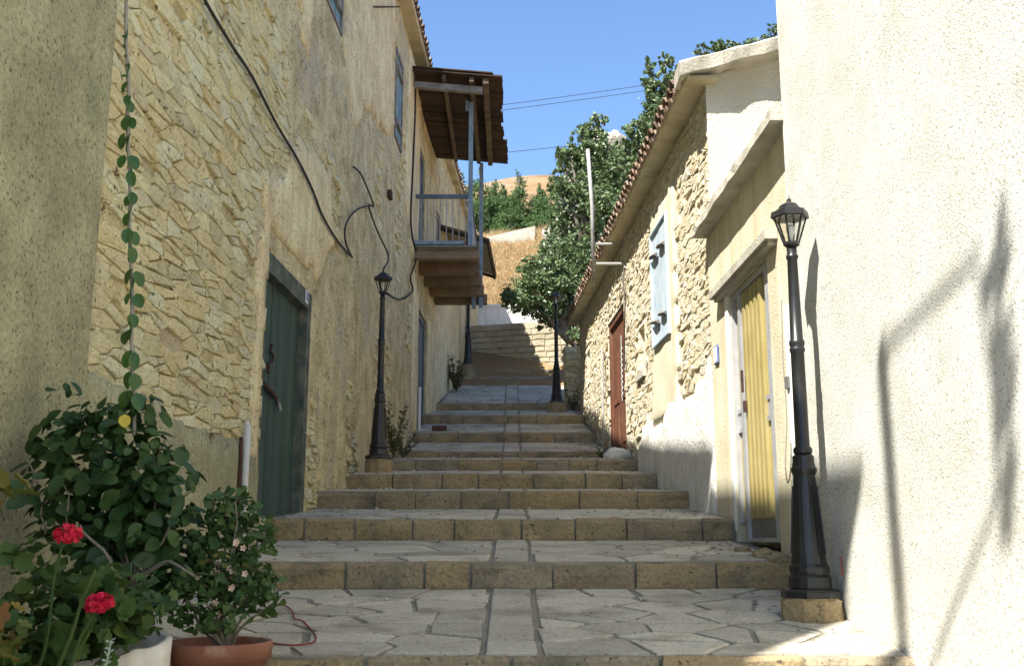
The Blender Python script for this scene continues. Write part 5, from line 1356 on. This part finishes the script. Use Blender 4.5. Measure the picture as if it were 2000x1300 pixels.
def weed(label, c, h, w, n, size, mat, seed, name='weed'):
    rng = random.Random(seed); t = thing(name, label, 'plant', c)
    s = MB(); b = MB(); c = Vector(c)
    for k in range(n):
        top = c + Vector((rng.uniform(-w, w), rng.uniform(-w, w), h*rng.uniform(.45, 1)))
        pts_ = [c.lerp(top, q/4) + Vector((0, 0, .03*math.sin(q))) for q in range(5)]
        s.tube(pts_, [.005, .004, .004, .003, .002], 4)
        for q in range(int(16*h/.5)):
            p = c.lerp(top, rng.uniform(.15, 1)); d = Vector((rng.uniform(-1, 1), rng.uniform(-1, 1), rng.uniform(-.1, .9))).normalized()*size*rng.uniform(.6, 1.3)
            e = d.cross(Vector((rng.uniform(-1, 1), rng.uniform(-1, 1), rng.uniform(-1, 1)))).normalized()*size*.22
            i = len(b.v); b.v += [p, p + d*.5 + e, p + d, p + d*.5 - e]; b.f.append((i, i+1, i+2, i+3))
    s.build('stem', mat, t); b.build('foliage', mat, t)
weed('tall thin weed growing beside the left lamp plinth', (xl(13.9)+.28, 13.95, ground(13.95)), .85, .2, 12, .07, M['leaf_weed'], 3)
weed('low weed tuft at the wall foot right of the left lamp', (xl(15.4)+.22, 15.4, ground(15.4)), .5, .25, 12, .06, M['leaf_weed'], 4)
weed('dark weed clump at the far end of the left wall', (xl(23.4)+.22, 23.4, ground(23.4)), .85, .35, 28, .08, M['leaf_weed'], 5)
weed('green weed clump at the foot of the far garden wall', (1.3, 21.35, ground(21.3)), .5, .2, 12, .06, M['leaf_weed'], 6)
weed('small green plant by the white stone near the red brown door', (xr(14.6)-.38, 14.6, ground(14.6)), .16, .1, 9, .06, M['leaf_shrub'], 7)

# ================================================================== trees
def crown_mesh(blobs, n, size, rng, flat=0.0, aspect=.5, clump=26, spread=.16):
    """leaf faces gathered in clumps through the blobs (numpy, one mesh)"""
    rs = np.random.RandomState(rng)
    tot = sum(b_[2] for b_ in blobs); P = []
    for (c, r, w) in blobs:
        k = max(1, int(n*w/tot/clump))
        d = rs.normal(size=(k, 3)); d /= np.linalg.norm(d, axis=1)[:, None]
        d *= (rs.uniform(0, 1, (k, 1))**0.42)
        cc = np.array(c)[None] + d*np.array(r)[None]
        ps = cc[:, None, :] + rs.normal(size=(k, clump, 3))*np.array(r)[None, None]*spread
        P.append(ps.reshape(-1, 3))
    P = np.concatenate(P); m = len(P)
    a = rs.normal(size=(m, 3)); a[:, 2] *= (1 - flat); a /= np.linalg.norm(a, axis=1)[:, None]
    b = rs.normal(size=(m, 3)); b -= a*(a*b).sum(1)[:, None]; b /= np.linalg.norm(b, axis=1)[:, None]
    s = size*rs.uniform(.6, 1.3, (m, 1))
    V = np.stack([P - a*s*.5, P + b*s*aspect*.5, P + a*s*.5, P - b*s*aspect*.5], 1).reshape(-1, 3)
    return V, m
def crown(name, mat, parent, V, m):
    L = np.array(wloc(parent)); V = V - L[None]
    me = bpy.data.meshes.new(name)
    me.vertices.add(4*m); me.vertices.foreach_set('co', V.astype(np.float32).ravel())
    me.loops.add(4*m); me.loops.foreach_set('vertex_index', np.arange(4*m, dtype=np.int32))
    me.polygons.add(m); me.polygons.foreach_set('loop_start', np.arange(0, 4*m, 4, dtype=np.int32))
    me.update(calc_edges=True); me.validate()
    me.materials.append(mat)
    return link(name, me, parent)
def blob(u, v, ru, rv, y, dy=None, w=None):
    c = at(u, v, y); k = y/2000*1.03
    return (tuple(c), (ru*k, dy or max(ru, rv)*k*.8, rv*k), w or ru*rv)
def tree(name, label, foot, blobs, n, size, mat, seed, trunk_r=.16, cat='tree', aspect=.5, clump=26, spread=.16, group=None):
    t = thing(name, label, cat, foot, group)
    s = MB(); f = Vector(foot)
    cen = sum((Vector(b_[0]) for b_ in blobs), Vector())/len(blobs)
    fork = f.lerp(cen, .45)
    s.tube([f - Vector((0, 0, .4)), f.lerp(fork, .5) + Vector((.08, 0, 0)), fork], [trunk_r*1.3, trunk_r, trunk_r*.8], 8)
    for (c, r, w) in blobs:
        c = Vector(c); mid = fork.lerp(c, .55) + Vector((0, 0, .12*(c-fork).length))
        s.tube([fork, mid, c + Vector((0, 0, r[2]*.4))], [trunk_r*.6, trunk_r*.32, trunk_r*.1], 6)
    s.build('trunk', M['bark'], t, smooth=True)
    rg = random.Random(seed); fine = []
    for (c, r, w) in blobs:
        fine.append((c, (r[0]*.95, r[1]*.95, r[2]*.95), w*.8))
        for q in range(9):
            d = ball(rg).normalized(); k = rg.uniform(.75, 1.22)
            e = rg.uniform(.16, .32)
            fine.append(((c[0] + d.x*r[0]*k, c[1] + d.y*r[1]*k, c[2] + d.z*r[2]*k), (r[0]*e, r[1]*e, r[2]*e*1.2), w*.085))
    V, m = crown_mesh(fine, n, size, seed, 0.0, aspect, 16, spread*.8)
    crown('crown', mat, t, V, m); return t
oy = 29.5
tree('holm_oak', 'large dark holm oak standing behind the end of the low stone house', (2.35, oy, hill(2.35, oy)),
     [blob(1150, 262, 30, 22, oy), blob(1120, 320, 34, 34, oy+.4), blob(1168, 320, 46, 50, oy), blob(1205, 335, 34, 50, oy-.3), blob(1135, 385, 46, 46, oy), blob(1190, 415, 50, 50, oy-.4), blob(1150, 460, 40, 40, oy+.3), blob(1215, 470, 36, 46, oy), blob(1170, 520, 40, 40, oy-.3), blob(1110, 300, 24, 22, oy), blob(1095, 360, 20, 26, oy), blob(1165, 240, 22, 16, oy), blob(1225, 400, 34, 60, oy+.5), blob(1140, 500, 46, 46, oy+.5), blob(1105, 430, 24, 30, oy+.3)],
     30000, .145, M['leaf_oak'], 1, .2, spread=.2)
oy2 = 24.6
tree('holm_oak', 'lower dark spreading oak hanging over the street end beside the distant lamp', (1.75, oy2+.2, hill(1.75, oy2)),
     [blob(1058, 520, 40, 22, oy2), blob(1060, 560, 62, 34, oy2), blob(1110, 560, 50, 50, oy2+.3), blob(1020, 590, 40, 18, oy2-.3), blob(1065, 605, 44, 20, oy2), blob(1105, 620, 44, 26, oy2+.3), blob(1128, 510, 40, 40, oy2+.4), blob(1140, 590, 34, 40, oy2), blob(1000, 578, 22, 14, oy2-.3), blob(1085, 490, 30, 22, oy2+.3), blob(1135, 655, 24, 16, oy2-.6)],
     26000, .105, M['leaf_oak'], 2, .12, spread=.2)
tree('carob_tree', 'tall leafy tree rising behind the roof of the low stone house on the right', (4.4, 25.5, hill(4.4, 25.5)),
     [blob(1268, 128, 12, 22, 25.5), blob(1280, 165, 26, 26, 25.5), blob(1290, 205, 36, 34, 25.6), blob(1270, 245, 34, 24, 25.3), blob(1255, 285, 26, 22, 25.4), blob(1320, 170, 30, 40, 25.6), blob(1300, 260, 50, 50, 25.8), blob(1245, 330, 30, 30, 25.4), blob(1238, 262, 22, 26, 25.4), blob(1300, 120, 16, 18, 25.6), blob(1222, 300, 22, 30, 25.6)],
     15000, .12, M['leaf_oak'], 3, .16)
tree('almond_tree', 'leafy treetop just showing above the concrete verge on the right', (4.1, 15.5, hill(4.1, 15.5)),
     [blob(1374, 100, 20, 13, 15.5), blob(1405, 90, 20, 17, 15.5), blob(1430, 96, 14, 12, 15.5), blob(1478, 84, 32, 14, 15.5), blob(1514, 68, 15, 22, 15.5), blob(1450, 126, 60, 26, 15.7)],
     4200, .075, M['leaf_oak'], 4, .12)
tree('bush', 'green bush in front of the white rock face right of the dry grass bank', (2.6, 33.2, hill(2.6, 33.2)),
     [blob(1090, 460, 30, 24, 33), blob(1130, 470, 34, 34, 33), blob(1110, 500, 40, 26, 33), blob(1150, 440, 30, 40, 33.4)], 6000, .13, M['leaf_oak'], 5, .06, 'bush')
# pine saplings on the terrace
def pine(u, vtop, y, seed, label, w=24):
    ft = at(u, 440, y); z0 = hill(ft.x, y); top = at(u, vtop, y); rng = random.Random(seed)
    t = thing('pine_tree', label, 'tree', (ft.x, y, z0), 'young pines on the terrace')
    MB().tube([(ft.x, y, z0-.3), (ft.x, y, (z0+top.z)/2), (top.x, y, top.z-.1)], [.09, .06, .015], 6).build('trunk', M['bark'], t)
    k = y/2000*1.5; H = top.z - z0; bl = []
    for q in range(7):
        f_ = q/6; r = w*k*(1.05 - .82*f_)*rng.uniform(.8, 1.2)
        for s in range(3 if q < 5 else 1):
            a = rng.uniform(0, 6.28); rr = r*.55 if q < 6 else 0
            bl.append(((ft.x + (top.x-ft.x)*f_ + rr*math.cos(a), y + rr*math.sin(a), z0 + H*(.08 + .86*f_)), (r*.62, r*.62, H*.10), r))
    V, m = crown_mesh(bl, 5200, .20, seed, -.4, .2, 22, .34); crown('crown', M['leaf_pine'], t, V, m)
pl_lab = ['young pine partly hidden behind the balcony railing, leftmost of the row', 'tallest young pine just right of the near balcony post', 'young pine behind the far balcony post', 'slim young pine in the middle of the terrace row', 'pointed young pine with a narrow crown right of the middle of the row', 'short young pine on the terrace beside the holm oak', 'young pine at the right end of the row against the holm oak', 'low bushy pine in front of the terrace row']
for k, (u, v, y, w) in enumerate(((902, 342, 46, 26), (938, 326, 45.5, 34), (968, 352, 47, 26), (986, 362, 46, 24), (1014, 338, 46.5, 26), (1052, 362, 47, 22), (1076, 342, 46, 28), (1000, 395, 44.5, 24))):
    pine(u, v, y, 40+k, pl_lab[k], w)

# dry grass on the bank
rs = np.random.RandomState(5); n = 42000
gx = rs.uniform(-3.2, 4.2, n); gy = rs.uniform(31.5, 44.5, n)
gz_ = np.array([hill(a, b_) for a, b_ in zip(gx, gy)])
h_ = rs.uniform(.10, .42, n)*(1 + .5*np.sin(gx*2.1 + gy*1.3)*np.sin(gy*1.7 - gx)); w_ = rs.uniform(.012, .03, n); an_ = rs.uniform(0, 6.28, n); lx = rs.normal(0, .26, n); ly = rs.normal(0, .2, n)
V = np.zeros((n, 3, 3)); V[:, 0] = np.stack([gx - w_*np.cos(an_), gy - w_*np.sin(an_), gz_ - .05], 1); V[:, 1] = np.stack([gx + w_*np.cos(an_), gy + w_*np.sin(an_), gz_ - .05], 1); V[:, 2] = np.stack([gx + lx, gy + ly, gz_ + h_], 1)
me = bpy.data.meshes.new('dry_grass'); me.vertices.add(3*n); me.vertices.foreach_set('co', V.astype(np.float32).ravel())
me.loops.add(3*n); me.loops.foreach_set('vertex_index', np.arange(3*n, dtype=np.int32)); me.polygons.add(n); me.polygons.foreach_set('loop_start', np.arange(0, 3*n, 3, dtype=np.int32))
me.update(calc_edges=True); me.materials.append(M['grass_dry'])
gr = link('dry_grass', me); gr['kind'] = 'stuff'

# ================================================================== behind the viewer on the left: post and vine whose shadows fall on the cream wall
def back(u, v, s):                            # from a spot on the cream wall back towards the sun
    y = 1.968/(tx(u, v) + 0.0172); return Vector((xn(y), y, tz(v)*y)) - Vector((1.0, 1.2, -2.12))*s
pg = thing('pergola', 'tall wooden pergola post with slanting strut standing near the viewer on the left', 'pergola', (-1.34, 1.4, -1.7))
S_ = 3.2
a = back(1722, 690, S_); foot = Vector((a.x, a.y, -1.7))
MB().tube([foot, a], .05, 8).build('post', M['wood_grey'], pg)
b1 = back(1735, 680, S_); b2 = back(1905, 505, S_)
MB().tube([b1, b2], .022, 6).build('strut', M['wood_grey'], pg)
v1 = [back(*q, S_) for q in ((1905, 505), (1922, 620), (1940, 760), (1948, 960), (1935, 1015), (1880, 1140), (1815, 1310))]
MB().tube(smooth_pts(v1), .016, 6).build('vine_stem', M['twig'], pg)
lm = [((tuple(back(u, v, S_))), (.03, .03, .11), 1) for u, v in ((1944, 500), (1952, 600), (1958, 690), (1966, 800), (1970, 950))]
leaf_mass('vine_leaves', M['leaf_vine'], pg, lm, 130, .08, rl_, 'vine')
